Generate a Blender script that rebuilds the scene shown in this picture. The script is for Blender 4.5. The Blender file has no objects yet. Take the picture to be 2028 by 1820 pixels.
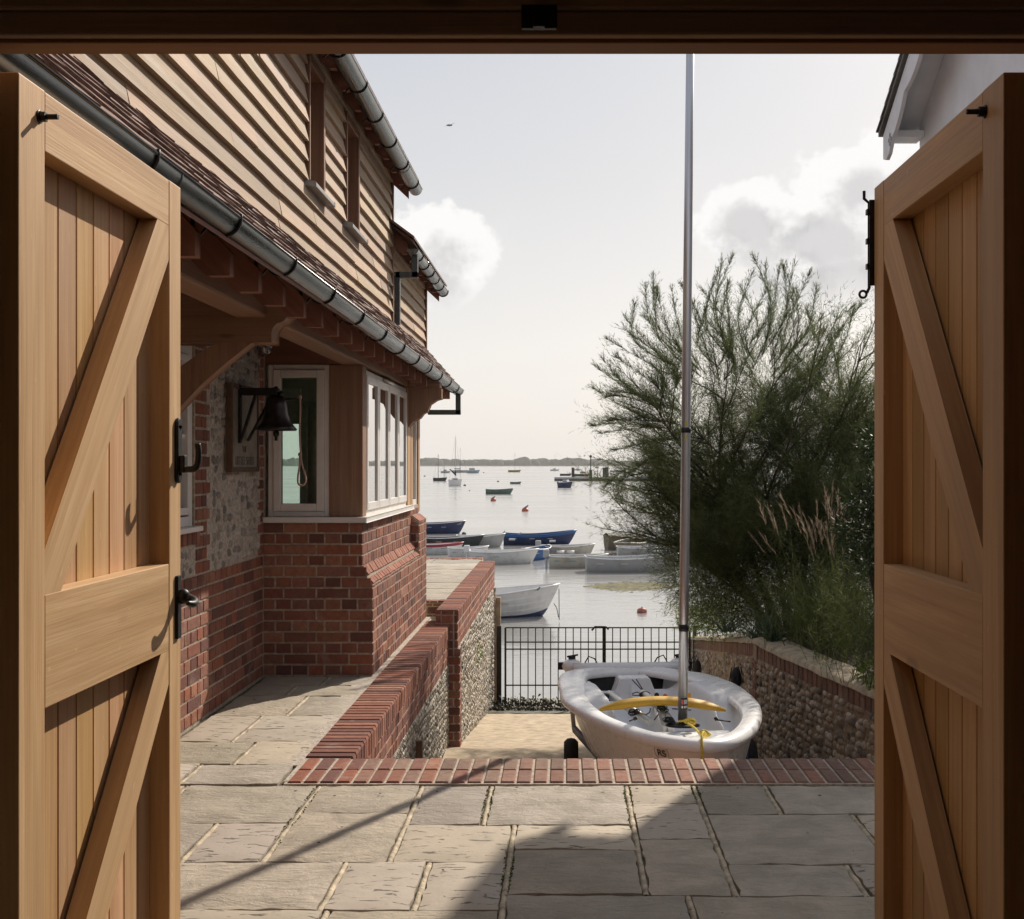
import bpy, math, random
from math import sin, cos, pi, radians, sqrt, atan2, exp
from mathutils import Vector, Matrix, noise
random.seed(11)
SC = bpy.context.scene
COL = SC.collection

# ------------------------------------------------------------------ camera
CH = 1.446                       # eye height above the paving
F = 2300.0; VX = 1122.0; VY = 920.0
cd = bpy.data.cameras.new('camera'); cam = bpy.data.objects.new('camera', cd); COL.objects.link(cam)
cam.location = (0, 0, CH); cam.rotation_euler = (pi/2, 0, 0)
cd.sensor_width = 36.0; cd.lens = F/2028*36.0
cd.shift_x = -(VX-1014)/2028; cd.shift_y = (VY-910)/2028
cd.clip_start = 0.05; cd.clip_end = 20000
SC.camera = cam
# ------------------------------------------------------------------ sun
SUN_AZ = math.atan2(.468, .884)      # from +Y towards +X
SUN_EL = radians(35.0)
sd = bpy.data.lights.new('sun', 'SUN'); sun = bpy.data.objects.new('sun', sd); COL.objects.link(sun)
sd.energy = 4.9; sd.angle = radians(0.6); sd.color = (1.0, .90, .78)
sv = Vector((sin(SUN_AZ)*cos(SUN_EL), cos(SUN_AZ)*cos(SUN_EL), sin(SUN_EL)))
sun.rotation_euler = sv.to_track_quat('Z', 'Y').to_euler()
SC.view_settings.view_transform = 'Standard'; SC.view_settings.look = 'None'
SC.view_settings.exposure = 0.15; SC.view_settings.gamma = 1.0

# ------------------------------------------------------------------ node helper
class NT:
    def __init__(s, nt): s.t = nt; s.n = nt.nodes; s.l = nt.links
    def new(s, typ, **kw):
        n = s.n.new(typ)
        for k, v in kw.items(): setattr(n, k, v)
        return n
    def put(s, sock, v):
        if v is None: return
        if isinstance(v, bpy.types.NodeSocket): s.l.new(v, sock)
        else: sock.default_value = v
    def math(s, op, a, b=None, c=None, clamp=False):
        n = s.new('ShaderNodeMath', operation=op, use_clamp=clamp)
        s.put(n.inputs[0], a); s.put(n.inputs[1], b)
        if c is not None: s.put(n.inputs[2], c)
        return n.outputs[0]
    def vmath(s, op, a, b=None):
        n = s.new('ShaderNodeVectorMath', operation=op); s.put(n.inputs[0], a)
        if b is not None: s.put(n.inputs[1], b)
        return n.outputs[0]
    def noise(s, vec, scale, detail=4, rough=.55, dist=0.0):
        n = s.new('ShaderNodeTexNoise'); s.put(n.inputs['Vector'], vec); n.inputs['Scale'].default_value = scale
        n.inputs['Detail'].default_value = detail; n.inputs['Roughness'].default_value = rough
        n.inputs['Distortion'].default_value = dist
        return n.outputs['Fac']
    def mix(s, f, a, b, mode='MIX'):
        n = s.new('ShaderNodeMix', data_type='RGBA', blend_type=mode)
        s.put(n.inputs[0], f); s.put(n.inputs[6], a); s.put(n.inputs[7], b)
        return n.outputs[2]
    def ramp(s, f, stops, interp='LINEAR'):
        n = s.new('ShaderNodeValToRGB'); s.put(n.inputs[0], f); cr = n.color_ramp; cr.interpolation = interp
        while len(cr.elements) < len(stops): cr.elements.new(.5)
        for e, (p, c) in zip(cr.elements, stops):
            e.position = p; e.color = c if len(c) == 4 else (*c, 1)
        return n.outputs[0]
    def smooth(s, v, a, b, x=0.0, y=1.0):
        n = s.new('ShaderNodeMapRange', interpolation_type='SMOOTHSTEP'); s.put(n.inputs[0], v)
        n.inputs[1].default_value = a; n.inputs[2].default_value = b; n.inputs[3].default_value = x; n.inputs[4].default_value = y
        return n.outputs[0]
    def scale(s, vec, sc):
        n = s.new('ShaderNodeMapping'); s.put(n.inputs[0], vec); n.inputs['Scale'].default_value = sc
        return n.outputs[0]
    def bump(s, h, strength=.3, dist=.01, normal=None):
        n = s.new('ShaderNodeBump'); n.inputs['Strength'].default_value = strength; n.inputs['Distance'].default_value = dist
        s.put(n.inputs['Height'], h)
        if normal is not None: s.put(n.inputs['Normal'], normal)
        return n.outputs[0]

def C4(c): return (*c, 1.0)
# ------------------------------------------------------------------ sky (world)
W = bpy.data.worlds.new('World'); SC.world = W; W.use_nodes = True
k = NT(W.node_tree); k.n.clear()
wout = k.new('ShaderNodeOutputWorld'); bg = k.new('ShaderNodeBackground'); k.l.new(bg.outputs[0], wout.inputs[0])
sky = k.new('ShaderNodeTexSky', sky_type='NISHITA'); sky.sun_disc = False
sky.sun_elevation = SUN_EL; sky.sun_rotation = SUN_AZ
sky.air_density = 1.0; sky.dust_density = 3.0; sky.ozone_density = 1.0; sky.altitude = 10
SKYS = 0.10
tc = k.new('ShaderNodeTexCoord'); dirv = k.vmath('NORMALIZE', tc.outputs['Generated'])
sep = k.new('ShaderNodeSeparateXYZ'); k.l.new(dirv, sep.inputs[0])
az = k.math('ARCTAN2', sep.outputs[0], sep.outputs[1]); el = k.math('ARCSINE', sep.outputs[2])
# thin high haze over the whole sky, upper part brightened to add fill light (colours given as they come out after the strength)
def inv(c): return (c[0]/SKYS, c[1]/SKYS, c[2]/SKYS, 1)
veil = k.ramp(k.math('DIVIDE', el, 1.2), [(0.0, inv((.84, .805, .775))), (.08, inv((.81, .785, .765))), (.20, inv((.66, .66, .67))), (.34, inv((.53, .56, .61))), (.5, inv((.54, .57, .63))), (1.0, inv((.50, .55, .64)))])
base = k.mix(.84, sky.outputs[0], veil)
n1 = k.noise(dirv, 24, 10, .58, .0); n2 = k.noise(dirv, 75, 8, .62, .0); nb = k.noise(dirv, 6, 6, .6, .3)
dis = k.math('ADD', k.math('MULTIPLY', k.math('SUBTRACT', n1, .5), 2.3), k.math('MULTIPLY', k.math('SUBTRACT', n2, .5), .95))
def blob(a0, e0, ra, re):
    u = k.math('DIVIDE', k.math('SUBTRACT', az, a0), ra); v = k.math('DIVIDE', k.math('SUBTRACT', el, e0), re)
    return k.math('SUBTRACT', 1.0, k.math('SQRT', k.math('ADD', k.math('MULTIPLY', u, u), k.math('MULTIPLY', v, v))))
bl = None
for (px, py, rx, ry) in [(880, 490, 110, 100), (845, 560, 120, 60), (1490, 440, 130, 85), (1610, 460, 160, 90), (1700, 370, 150, 90), (1850, 330, 200, 110), (1700, 560, 220, 60),
                         (-500, 300, 500, 180), (3300, 250, 600, 200)]:
    b = blob(math.atan((px-VX)/F), math.atan((VY-py)/F*cos(math.atan((px-VX)/F))), rx/F, ry/F)
    bl = b if bl is None else k.math('MAXIMUM', bl, b)
dens = k.math('ADD', bl, k.math('MULTIPLY', dis, .50))
cmask = k.math('MULTIPLY', k.smooth(dens, -.02, .17), k.smooth(el, .115, .165))
lift = k.math('MULTIPLY', k.math('SUBTRACT', el, k.math('ADD', .150, k.math('MULTIPLY', k.smooth(az, -.05, .10), .045))), 10.0)
core = k.smooth(k.math('SUBTRACT', k.math('ADD', dens, k.math('MULTIPLY', dis, .35)), lift), .05, .85)
ccol = k.mix(core, inv((.90, .885, .87)), inv((.54, .535, .54)))
ccol = k.mix(k.smooth(n1, .42, .60, 0, .30), ccol, inv((.88, .86, .85)))
wis = k.math('MULTIPLY', k.smooth(nb, .48, .66), k.smooth(el, .34, .10, 0, .5))
base = k.mix(wis, base, inv((.82, .785, .76)))
base = k.mix(k.math('MULTIPLY', cmask, .97), base, ccol)
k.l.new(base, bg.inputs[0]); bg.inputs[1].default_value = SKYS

# ------------------------------------------------------------------ materials
MATS = {}
def mat(name):
    m = bpy.data.materials.new(name); m.use_nodes = True; t = NT(m.node_tree)
    b = t.n['Principled BSDF']; MATS[name] = m
    return m, t, b
def objc(t): return t.new('ShaderNodeTexCoord').outputs['Object']
def simple(name, col, rough=.5, metal=0.0, var=.12, scale=20, bump=0.0, bscale=60, coat=0.0, spec=.5, tint=False):
    m, t, b = mat(name); oc = objc(t)
    n = t.noise(oc, scale, 5)
    dark = tuple(c*(1-var*1.6) for c in col); lite = tuple(min(1, c*(1+var)) for c in col)
    c = t.ramp(n, [(.3, dark), (.7, lite)])
    if tint:
        a = t.new('ShaderNodeAttribute', attribute_name='tint'); c = t.mix(1.0, c, a.outputs[0], 'MULTIPLY')
    t.put(b.inputs['Base Color'], c); b.inputs['Metallic'].default_value = metal
    t.put(b.inputs['Roughness'], t.smooth(t.noise(oc, scale*2.3, 4), .3, .7, rough*.85, min(1, rough*1.15)))
    b.inputs['Specular IOR Level'].default_value = spec
    b.inputs['Coat Weight'].default_value = coat
    if bump: t.put(b.inputs['Normal'], t.bump(t.noise(oc, bscale, 6, .6), bump, .01))
    return m
def wood(name, c0, c1, c2, rough=.6, grain=1.0, bump=.25, knots=.5, weather=0.0):
    m, t, b = mat(name)
    uv = t.new('ShaderNodeUVMap', uv_map='UVMap').outputs[0]
    g1 = t.noise(t.scale(uv, (1.1, 26, 1)), 1.0*grain, 6, .6, .6)
    g2 = t.noise(t.scale(uv, (3.0, 150, 1)), 1.0, 4, .6)
    bl_ = t.noise(t.scale(uv, (.9, 4.0, 1)), 1.0, 3, .5, .8)
    ray = t.noise(t.scale(uv, (22, 60, 1)), 1.0, 3, .5)
    c = t.ramp(g1, [(.28, c0), (.5, c1), (.72, c2)])
    c = t.mix(t.smooth(g2, .35, .7, 0, .35), c, C4(c0), 'MIX')
    c = t.mix(t.smooth(bl_, .45, .72, 0, .45), c, C4(tuple(x*.72 for x in c1)))
    c = t.mix(t.smooth(ray, .66, .74, 0, .25), c, C4(tuple(min(1, x*1.25) for x in c2)))
    if knots:
        vo = t.new('ShaderNodeTexVoronoi'); t.put(vo.inputs['Vector'], t.scale(uv, (1.3, 4.2, 1))); vo.inputs['Scale'].default_value = 1.0
        c = t.mix(t.smooth(vo.outputs['Distance'], .085, .03, 0, knots), c, C4((.06, .032, .018)))
    if weather:
        wn = t.noise(t.scale(uv, (1.2, 3, 1)), 2.0, 5, .6)
        c = t.mix(t.smooth(wn, .35, .7, 0, weather), c, C4((.33, .28, .235)))
        st = t.noise(t.scale(uv, (9, 1.2, 1)), 1.0, 5, .65)
        c = t.mix(t.smooth(st, .56, .74, 0, weather*.8), c, C4((.20, .15, .115)))
    a = t.new('ShaderNodeAttribute', attribute_name='tint'); c = t.mix(1.0, c, a.outputs[0], 'MULTIPLY')
    t.put(b.inputs['Base Color'], c)
    t.put(b.inputs['Roughness'], t.smooth(g1, .2, .8, rough*.85, min(1, rough*1.12)))
    h = t.math('ADD', t.math('MULTIPLY', g1, .5), g2)
    t.put(b.inputs['Normal'], t.bump(h, bump, .004))
    b.inputs['Specular IOR Level'].default_value = .3
    return m
OAK = wood('door_oak', (.41, .24, .11), (.56, .36, .185), (.65, .45, .255), .55, knots=.35, bump=.22)
OAKD = wood('frame_oak', (.26, .12, .055), (.33, .165, .08), (.39, .21, .105), .6)
BEAM = wood('beam_oak', (.22, .115, .068), (.30, .17, .105), (.39, .24, .155), .7, bump=.5, knots=.7, weather=.12)
POST = wood('post_oak', (.40, .23, .11), (.52, .32, .165), (.60, .39, .21), .65, bump=.4, knots=.6)
REVEAL = wood('reveal_oak', (.15, .07, .04), (.23, .115, .065), (.31, .17, .10), .6, bump=.3, knots=.6)
CLAD = wood('clapboard_oak', (.33, .225, .14), (.46, .335, .225), (.57, .44, .32), .75, bump=.5, knots=.55, weather=.45)
RAFT = wood('rafter_wood', (.20, .09, .065), (.26, .12, .085), (.32, .165, .115), .7)
GARW = wood('garage_timber', (.34, .23, .17), (.42, .295, .22), (.48, .34, .26), .8)

def brickmat(name, mul=(1, 1, 1)):
    m, t, b = mat(name); oc = objc(t)
    a = t.new('ShaderNodeAttribute', attribute_name='tint')
    n = t.noise(oc, 26, 7, .65); n2 = t.noise(oc, 150, 4, .7); n3 = t.noise(oc, 7, 4)
    c = t.mix(t.smooth(n, .3, .75, 0, .55), a.outputs[0], C4((.13*mul[0], .048*mul[1], .038*mul[2])))
    c = t.mix(t.smooth(n2, .52, .75, 0, .35), c, C4((.46*mul[0], .25*mul[1], .18*mul[2])))
    n4 = t.noise(oc, 2.2, 6, .7)
    c = t.mix(t.smooth(n3, .58, .75, 0, .35), c, C4((.42, .33, .28)))
    c = t.mix(t.smooth(n4, .55, .75, 0, .45), c, C4((.17, .10, .08)))
    t.put(b.inputs['Base Color'], c); b.inputs['Roughness'].default_value = .88
    b.inputs['Specular IOR Level'].default_value = .25
    t.put(b.inputs['Normal'], t.bump(t.math('ADD', n, t.math('MULTIPLY', n2, .5)), .7, .006))
    return m
BRICK = brickmat('red_brick')
def stonemat(name, rough=.55, mossy=0.0, streak=True, bump=.5):
    m, t, b = mat(name); oc = objc(t)
    a = t.new('ShaderNodeAttribute', attribute_name='tint')
    n = t.noise(oc, 5, 8, .62, .3); n2 = t.noise(oc, 60, 6, .65)
    st = t.noise(t.scale(oc, (8, 19, 20)), 1.0, 8, .7, 1.6)
    c = t.mix(t.smooth(n, .3, .68, 0, .62), a.outputs[0], C4((.27, .235, .18)))
    lich = t.noise(oc, 13, 7, .7)
    c = t.mix(t.smooth(lich, .60, .72, 0, .35), c, C4((.22, .215, .15)))
    c = t.mix(t.smooth(n2, .5, .75, 0, .22), c, C4((.60, .53, .43)))
    c = t.mix(t.smooth(st, .60, .74, 0, .4), c, C4((.19, .165, .14)))
    pit = None
    if mossy:
        mo = t.noise(oc, 2.4, 6, .7)
        c = t.mix(t.smooth(mo, .52, .72, 0, mossy), c, C4((.15, .15, .055)))
    t.put(b.inputs['Base Color'], c); b.inputs['Roughness'].default_value = .78
    b.inputs['Specular IOR Level'].default_value = .3
    h = t.math('ADD', t.math('MULTIPLY', st, 1.0), t.math('MULTIPLY', n, 1.2))
    h = t.math('ADD', h, t.math('MULTIPLY', n2, .25))
    t.put(b.inputs['Normal'], t.bump(h, bump, .012))
    return m
STONE = stonemat('riven_sandstone', bump=1.0)
m, t, b = mat('pitted_sandstone'); oc = objc(t)
a = t.new('ShaderNodeAttribute', attribute_name='tint')
n = t.noise(oc, 8, 8, .65); st = t.noise(t.scale(oc, (11, 44, 20)), 1.0, 6, .6, .4)
pit = t.smooth(st, .595, .65)
c = t.mix(t.smooth(n, .3, .7, 0, .4), a.outputs[0], C4((.34, .285, .225))); c = t.mix(t.math('MULTIPLY', pit, .75), c, C4((.10, .085, .07)))
t.put(b.inputs['Base Color'], c); b.inputs['Roughness'].default_value = .85
t.put(b.inputs['Normal'], t.bump(t.math('SUBTRACT', t.math('MULTIPLY', n, .5), pit), .8, .012)); PITTED = m
MORTAR = simple('lime_mortar', (.46, .375, .29), .9, var=.25, scale=35, bump=.6, bscale=120)
JDIRT = simple('joint_dirt', (.13, .115, .065), .95, var=.5, scale=25, bump=.8, bscale=80)
PMORTAR = simple('pointing_mortar', (.54, .45, .32), .9, var=.3, scale=18, bump=.9, bscale=60)
FLINT = simple('flint_stone', (.9, .9, .9), .6, var=.22, scale=45, bump=.35, bscale=90, tint=True, spec=.35)
FMORTAR = simple('flint_mortar', (.52, .45, .375), .95, var=.25, scale=40, bump=.8, bscale=110)
FMORTARD = simple('brown_flint_mortar', (.33, .245, .165), .95, var=.3, scale=40, bump=.8, bscale=110)
CONC = simple('slipway_concrete', (.50, .40, .275), .9, var=.22, scale=9, bump=.7, bscale=150)
CONCD = simple('wet_concrete', (.16, .15, .10), .5, var=.3, scale=9, bump=.7, bscale=60)
WHITEP = simple('white_paint', (.74, .70, .66), .4, var=.05, scale=8, bump=.05)
WHITEH = simple('white_render', (.66, .67, .70), .6, var=.05, scale=5, bump=.15, bscale=90)
SLATE = simple('grey_slate', (.12, .115, .11), .6, var=.3, scale=8, bump=.4)
BLACKM = simple('black_iron', (.025, .024, .024), .42, metal=.5, var=.3, scale=40, bump=.1)
PIPE = simple('grey_pipe', (.075, .085, .085), .42, metal=.3, var=.15)
BRONZE = simple('dark_bronze', (.07, .062, .06), .34, metal=.85, var=.35, scale=18, bump=.08)
TILE = simple('clay_tile', (.9, .9, .9), .85, var=.25, scale=30, bump=.5, bscale=70, tint=True)
SOIL = simple('soil_mulch', (.055, .036, .022), .95, var=.5, scale=40, bump=1.0, bscale=45)
CAPST = simple('capping_mortar', (.42, .34, .23), .9, var=.28, scale=14, bump=.6, bscale=60)
GELW = simple('white_hull', (.86, .85, .84), .28, var=.015, scale=3, spec=.5)
GELD = simple('deck_grey', (.78, .78, .785), .5, var=.02, scale=6, bump=.12, bscale=260)
DARKV = simple('painted_dark', (.03, .028, .026), .8)
RUBBER = simple('tyre_rubber', (.018, .018, .018), .75, var=.2, bump=.2)
BLUEF = simple('blue_frame', (.02, .04, .14), .4, metal=.3, var=.15)
YELLOWP = simple('yellow_foil', (.66, .38, .03), .6, var=.08, scale=7)
ROPEY = simple('yellow_rope', (.80, .60, .08), .7, var=.25, scale=160, bump=.6, bscale=300)
ROPEK = simple('black_rope', (.03, .03, .035), .8, var=.4, scale=200)
ROPEP = simple('pink_rope', (.50, .33, .27), .8, var=.2, scale=160, bump=.5, bscale=300)
SPAR = simple('grey_spar', (.52, .52, .50), .4, metal=.4, var=.08)
REDP = simple('red_plastic', (.60, .07, .05), .45, var=.2)
BUOYR = simple('faded_red_buoy', (.50, .09, .04), .5, var=.3, scale=14)
BUOYG = simple('weedy_buoy', (.07, .065, .04), .7, var=.4, scale=14)
SIGNB = simple('sign_board', (.27, .235, .18), .6, var=.15, scale=8)
SIGNF = simple('sign_frame', (.12, .065, .04), .6, var=.2)
LETT = simple('lettering', (.05, .04, .03), .7)
LETS = simple('sign_lettering', (.14, .11, .08), .7)
FEATH = simple('gull_feathers', (.22, .21, .21), .8, var=.3, scale=30)
FEATW = simple('white_feathers', (.72, .71, .70), .8, var=.1, scale=30)
SAILB = simple('navy_cover', (.02, .025, .10), .7, var=.2)
WEED = simple('seaweed', (.13, .115, .03), .8, var=.5, scale=5, bump=.6)
PILE = simple('tarred_pile', (.045, .04, .035), .8, var=.3, scale=4)
def paint(name, col, rough=.45, dirt=.3):
    m, t, b = mat(name); oc = objc(t)
    n = t.noise(oc, 3.5, 6, .65); c = t.mix(t.smooth(n, .45, .75, 0, dirt), C4(col), C4((.16, .13, .10)))
    t.put(b.inputs['Base Color'], c); b.inputs['Roughness'].default_value = rough
    return m
PW = paint('boat_white', (.66, .65, .64)); PNAVY = paint('boat_navy', (.018, .032, .10)); PBLUE = paint('boat_blue', (.03, .12, .33))
PGREY = paint('boat_grey', (.36, .36, .36)); PGREEN = paint('boat_green', (.10, .16, .13)); PCREAM = paint('boat_cream', (.50, .47, .40), dirt=.5)
PBROWN = paint('boat_brown', (.17, .14, .10)); PDARK = paint('boat_dark', (.025, .035, .035)); PRED = paint('boat_red', (.33, .03, .05)); PYEL = paint('boat_yellow', (.33, .27, .08))
PPALE = paint('boat_pale_blue', (.30, .37, .42)); PINT = paint('boat_inside', (.42, .38, .31), .7, .5); PTEAL = paint('boat_teal', (.16, .27, .30))
# galvanised gutter
m, t, b = mat('galvanised_steel'); oc = objc(t)
n = t.noise(t.scale(oc, (30, .9, 30)), 1.0, 5, .6)
t.put(b.inputs['Base Color'], t.ramp(n, [(.3, (.08, .088, .09)), (.7, (.20, .21, .215))])); b.inputs['Metallic'].default_value = 1.0
t.put(b.inputs['Roughness'], t.smooth(n, .3, .7, .22, .40)); GALV = m
m, t, b = mat('brushed_mast'); oc = objc(t)
n = t.noise(t.scale(oc, (60, 60, 1.5)), 1.0, 4)
t.put(b.inputs['Base Color'], t.ramp(n, [(.3, (.42, .42, .43)), (.7, (.60, .60, .61))])); b.inputs['Metallic'].default_value = .9
b.inputs['Roughness'].default_value = .36; ALU = m
# glass pane: Fresnel mix of mirror and clear
def glassmat(name, tintc, refl):
    m = bpy.data.materials.new(name); m.use_nodes = True; t = NT(m.node_tree); t.n.clear()
    o = t.new('ShaderNodeOutputMaterial'); mx = t.new('ShaderNodeMixShader'); tr = t.new('ShaderNodeBsdfTransparent'); gl = t.new('ShaderNodeBsdfGlossy')
    tr.inputs[0].default_value = C4(tintc); gl.inputs['Roughness'].default_value = .0
    fr = t.new('ShaderNodeFresnel'); fr.inputs[0].default_value = 1.5
    f = t.math('ADD', t.math('MULTIPLY', fr.outputs[0], 1.5), refl, clamp=True)
    t.l.new(f, mx.inputs[0]); t.l.new(tr.outputs[0], mx.inputs[1]); t.l.new(gl.outputs[0], mx.inputs[2]); t.l.new(mx.outputs[0], o.inputs[0])
    return m
GLASS = glassmat('window_glass', (.72, .82, .76), .02)
GLASM = glassmat('mirror_glass', (.6, .68, .63), .38)
LAMPG = glassmat('lamp_glass', (.85, .85, .85), .08)
# leaves
def leafmat(name, c0, c1, trans=.25, rough=.55):
    m = bpy.data.materials.new(name); m.use_nodes = True; t = NT(m.node_tree)
    b = t.n['Principled BSDF']; out = t.n['Material Output']
    a = t.new('ShaderNodeAttribute', attribute_name='tint')
    c = t.mix(a.outputs['Fac'], C4(c0), C4(c1))
    t.put(b.inputs['Base Color'], c); b.inputs['Roughness'].default_value = rough; b.inputs['Specular IOR Level'].default_value = .3
    tr = t.new('ShaderNodeBsdfTranslucent'); t.put(tr.inputs[0], c)
    mx = t.new('ShaderNodeMixShader'); mx.inputs[0].default_value = trans
    t.l.new(b.outputs[0], mx.inputs[1]); t.l.new(tr.outputs[0], mx.inputs[2]); t.l.new(mx.outputs[0], out.inputs[0])
    return m
LTAM = leafmat('tamarisk_green', (.04, .055, .020), (.165, .19, .075), .5)
LSHR = leafmat('shrub_green', (.018, .030, .012), (.045, .07, .025), .2, .6)
LGRA = leafmat('grass_green', (.05, .075, .02), (.17, .19, .06), .35)
LPLU = leafmat('grass_plume', (.20, .15, .105), (.42, .34, .25), .4)
LBRI = leafmat('bright_leaf', (.07, .12, .02), (.22, .28, .05), .4)
LSTR = leafmat('strap_leaf', (.03, .06, .03), (.10, .15, .09), .25, .4)
BARK = simple('tree_bark', (.065, .05, .038), .9, var=.35, scale=14, bump=.7, bscale=40)
FARM = simple('far_foliage', (.085, .095, .062), .95, var=.3, scale=.05)
FARG = simple('far_marsh', (.23, .20, .12), .95, var=.2, scale=.02)
# water
m, t, b = mat('harbour_water'); oc = objc(t)
r1 = t.noise(t.scale(oc, (.7, 2.2, 1)), 1.0, 4, .5, .4); r2 = t.noise(t.scale(oc, (2.6, 7.5, 1)), 1.0, 3, .5); big = t.noise(t.scale(oc, (.012, .05, 1)), 1.0, 4, .6)
t.put(b.inputs['Base Color'], t.ramp(big, [(.35, (.26, .255, .235)), (.65, (.32, .31, .29))]))
t.put(b.inputs['Roughness'], t.smooth(big, .35, .65, .10, .22)); b.inputs['IOR'].default_value = 2.2
calm = t.smooth(big, .35, .6, .5, 1.0)
h = t.math('MULTIPLY', t.math('ADD', r1, t.math('MULTIPLY', r2, .22)), calm)
t.put(b.inputs['Normal'], t.bump(h, .20, .10)); WATER = m

# ------------------------------------------------------------------ mesh builder
class MB:
    def __init__(s): s.v = []; s.f = []; s.uv = []; s.tint = []; s.sm = []
    def face(s, idx, uvs=None, tint=None, sm=False):
        s.f.append(idx); s.uv.append(uvs); s.tint.append(tint or (1, 1, 1)); s.sm.append(sm)
    def quad(s, a, b, c, d, tint=None, uvs=None, sm=False):
        i = len(s.v); s.v += [a, b, c, d]; s.face([i, i+1, i+2, i+3], uvs, tint, sm)
    def tri(s, a, b, c, tint=None):
        i = len(s.v); s.v += [a, b, c]; s.face([i, i+1, i+2], None, tint)
    def hexa(s, P, tint=None, axis=0, uvo=None):
        """8 corners: P[i] i = bits (x,y,z). axis = index of long (grain) axis."""
        i = len(s.v); s.v += [Vector(p) for p in P]
        o = uvo if uvo is not None else (random.uniform(0, 50), random.uniform(0, 50))
        dims = [(s.v[i+1]-s.v[i]).length, (s.v[i+2]-s.v[i]).length, (s.v[i+4]-s.v[i]).length]
        def bit(j, a): return (j >> a) & 1
        for fa, fl in (([0, 4, 6, 2], 0), ([1, 3, 7, 5], 0), ([0, 1, 5, 4], 1), ([2, 6, 7, 3], 1), ([0, 2, 3, 1], 2), ([4, 5, 7, 6], 2)):
            ot = [a for a in (0, 1, 2) if a != fl]
            if fl == axis: ua, va = ot
            else: ua = axis; va = [a for a in ot if a != axis][0]
            sh = .37*fl
            uvs = [(o[0]+bit(j, ua)*dims[ua]*(1 if fl != axis else .1), o[1]+sh+bit(j, va)*dims[va]) for j in fa]
            s.face([i+j for j in fa], uvs, tint)
    def box(s, lo, hi, tint=None, axis=None):
        x0, y0, z0 = lo; x1, y1, z1 = hi
        if axis is None:
            d = (abs(x1-x0), abs(y1-y0), abs(z1-z0)); axis = d.index(max(d))
        s.hexa([((x0, x1)[j & 1], (y0, y1)[(j >> 1) & 1], (z0, z1)[(j >> 2) & 1]) for j in range(8)], tint, axis)
    def beam(s, p0, p1, w, h, up=(0, 0, 1), tint=None):
        p0 = Vector(p0); p1 = Vector(p1); d = (p1-p0).normalized(); up = Vector(up)
        sd_ = d.cross(up).normalized(); u2 = sd_.cross(d).normalized()
        P = []
        for j in range(8):
            P.append((p1 if j & 1 else p0) + sd_*(w/2 if (j >> 1) & 1 else -w/2) + u2*(h/2 if (j >> 2) & 1 else -h/2))
        s.hexa(P, tint, 0)
    def prism(s, poly, a, b, plane='yz', tint=None, axis_uv=None):
        """extrude 2-D polygon between a and b along the axis left out of plane"""
        def pt(p, q):
            return {'yz': (q, p[0], p[1]), 'xz': (p[0], q, p[1]), 'xy': (p[0], p[1], q)}[plane]
        n = len(poly); i = len(s.v); o = (random.uniform(0, 50), random.uniform(0, 50))
        # grain along the longest edge
        L = 0; dv = Vector((1, 0))
        for q in range(n):
            e = Vector(poly[(q+1) % n])-Vector(poly[q])
            if e.length > L: L = e.length; dv = e.normalized()
        def uvp(p): return (o[0]+p[0]*dv[0]+p[1]*dv[1], o[1]-p[0]*dv[1]+p[1]*dv[0])
        s.v += [Vector(pt(p, a)) for p in poly] + [Vector(pt(p, b)) for p in poly]
        s.face([i+q for q in range(n)], [uvp(p) for p in poly], tint)
        s.face([i+n+q for q in reversed(range(n))], [uvp(p) for p in reversed(poly)], tint)
        for q in range(n):
            r = (q+1) % n; u0 = uvp(poly[q]); u1 = uvp(poly[r]); d = abs(b-a)
            s.face([i+q, i+r, i+n+r, i+n+q], [u0, u1, (u1[0], u1[1]+d), (u0[0], u0[1]+d)], tint)
    def tube(s, pts, r, seg=8, cap=True, tint=None, closed=False):
        pts = [Vector(p) for p in pts]; n = len(pts); rr = r if isinstance(r, (list, tuple)) else [r]*n
        base = len(s.v); nrm = None
        for q, p in enumerate(pts):
            if closed: d = pts[(q+1) % n]-pts[(q-1) % n]
            else: d = pts[min(q+1, n-1)]-pts[max(q-1, 0)]
            d = d.normalized() if d.length > 1e-9 else Vector((0, 0, 1))
            if nrm is None:
                nrm = d.cross(Vector((0, 0, 1)))
                if nrm.length < .05: nrm = d.cross(Vector((1, 0, 0)))
            nrm = (nrm - d*nrm.dot(d)).normalized(); bn = d.cross(nrm)
            for j in range(seg):
                a_ = 2*pi*j/seg; s.v.append(p+(nrm*cos(a_)+bn*sin(a_))*rr[q])
        m_ = n if closed else n-1
        for q in range(m_):
            for j in range(seg):
                a0 = base+q*seg+j; a1 = base+q*seg+(j+1) % seg; q2 = (q+1) % n
                s.face([a0, a1, base+q2*seg+(j+1) % seg, base+q2*seg+j], None, tint, True)
        if cap and not closed:
            s.face([base+j for j in reversed(range(seg))], None, tint); s.face([base+(n-1)*seg+j for j in range(seg)], None, tint)
    def lathe(s, prof, c, seg=20, M=None, tint=None):
        base = len(s.v); c = Vector(c)
        for (r, z) in prof:
            for j in range(seg):
                a_ = 2*pi*j/seg; p = Vector((r*cos(a_), r*sin(a_), z))
                if M: p = M @ p
                s.v.append(c+p)
        for q in range(len(prof)-1):
            for j in range(seg):
                s.face([base+q*seg+j, base+q*seg+(j+1) % seg, base+(q+1)*seg+(j+1) % seg, base+(q+1)*seg+j], None, tint, True)
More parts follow.
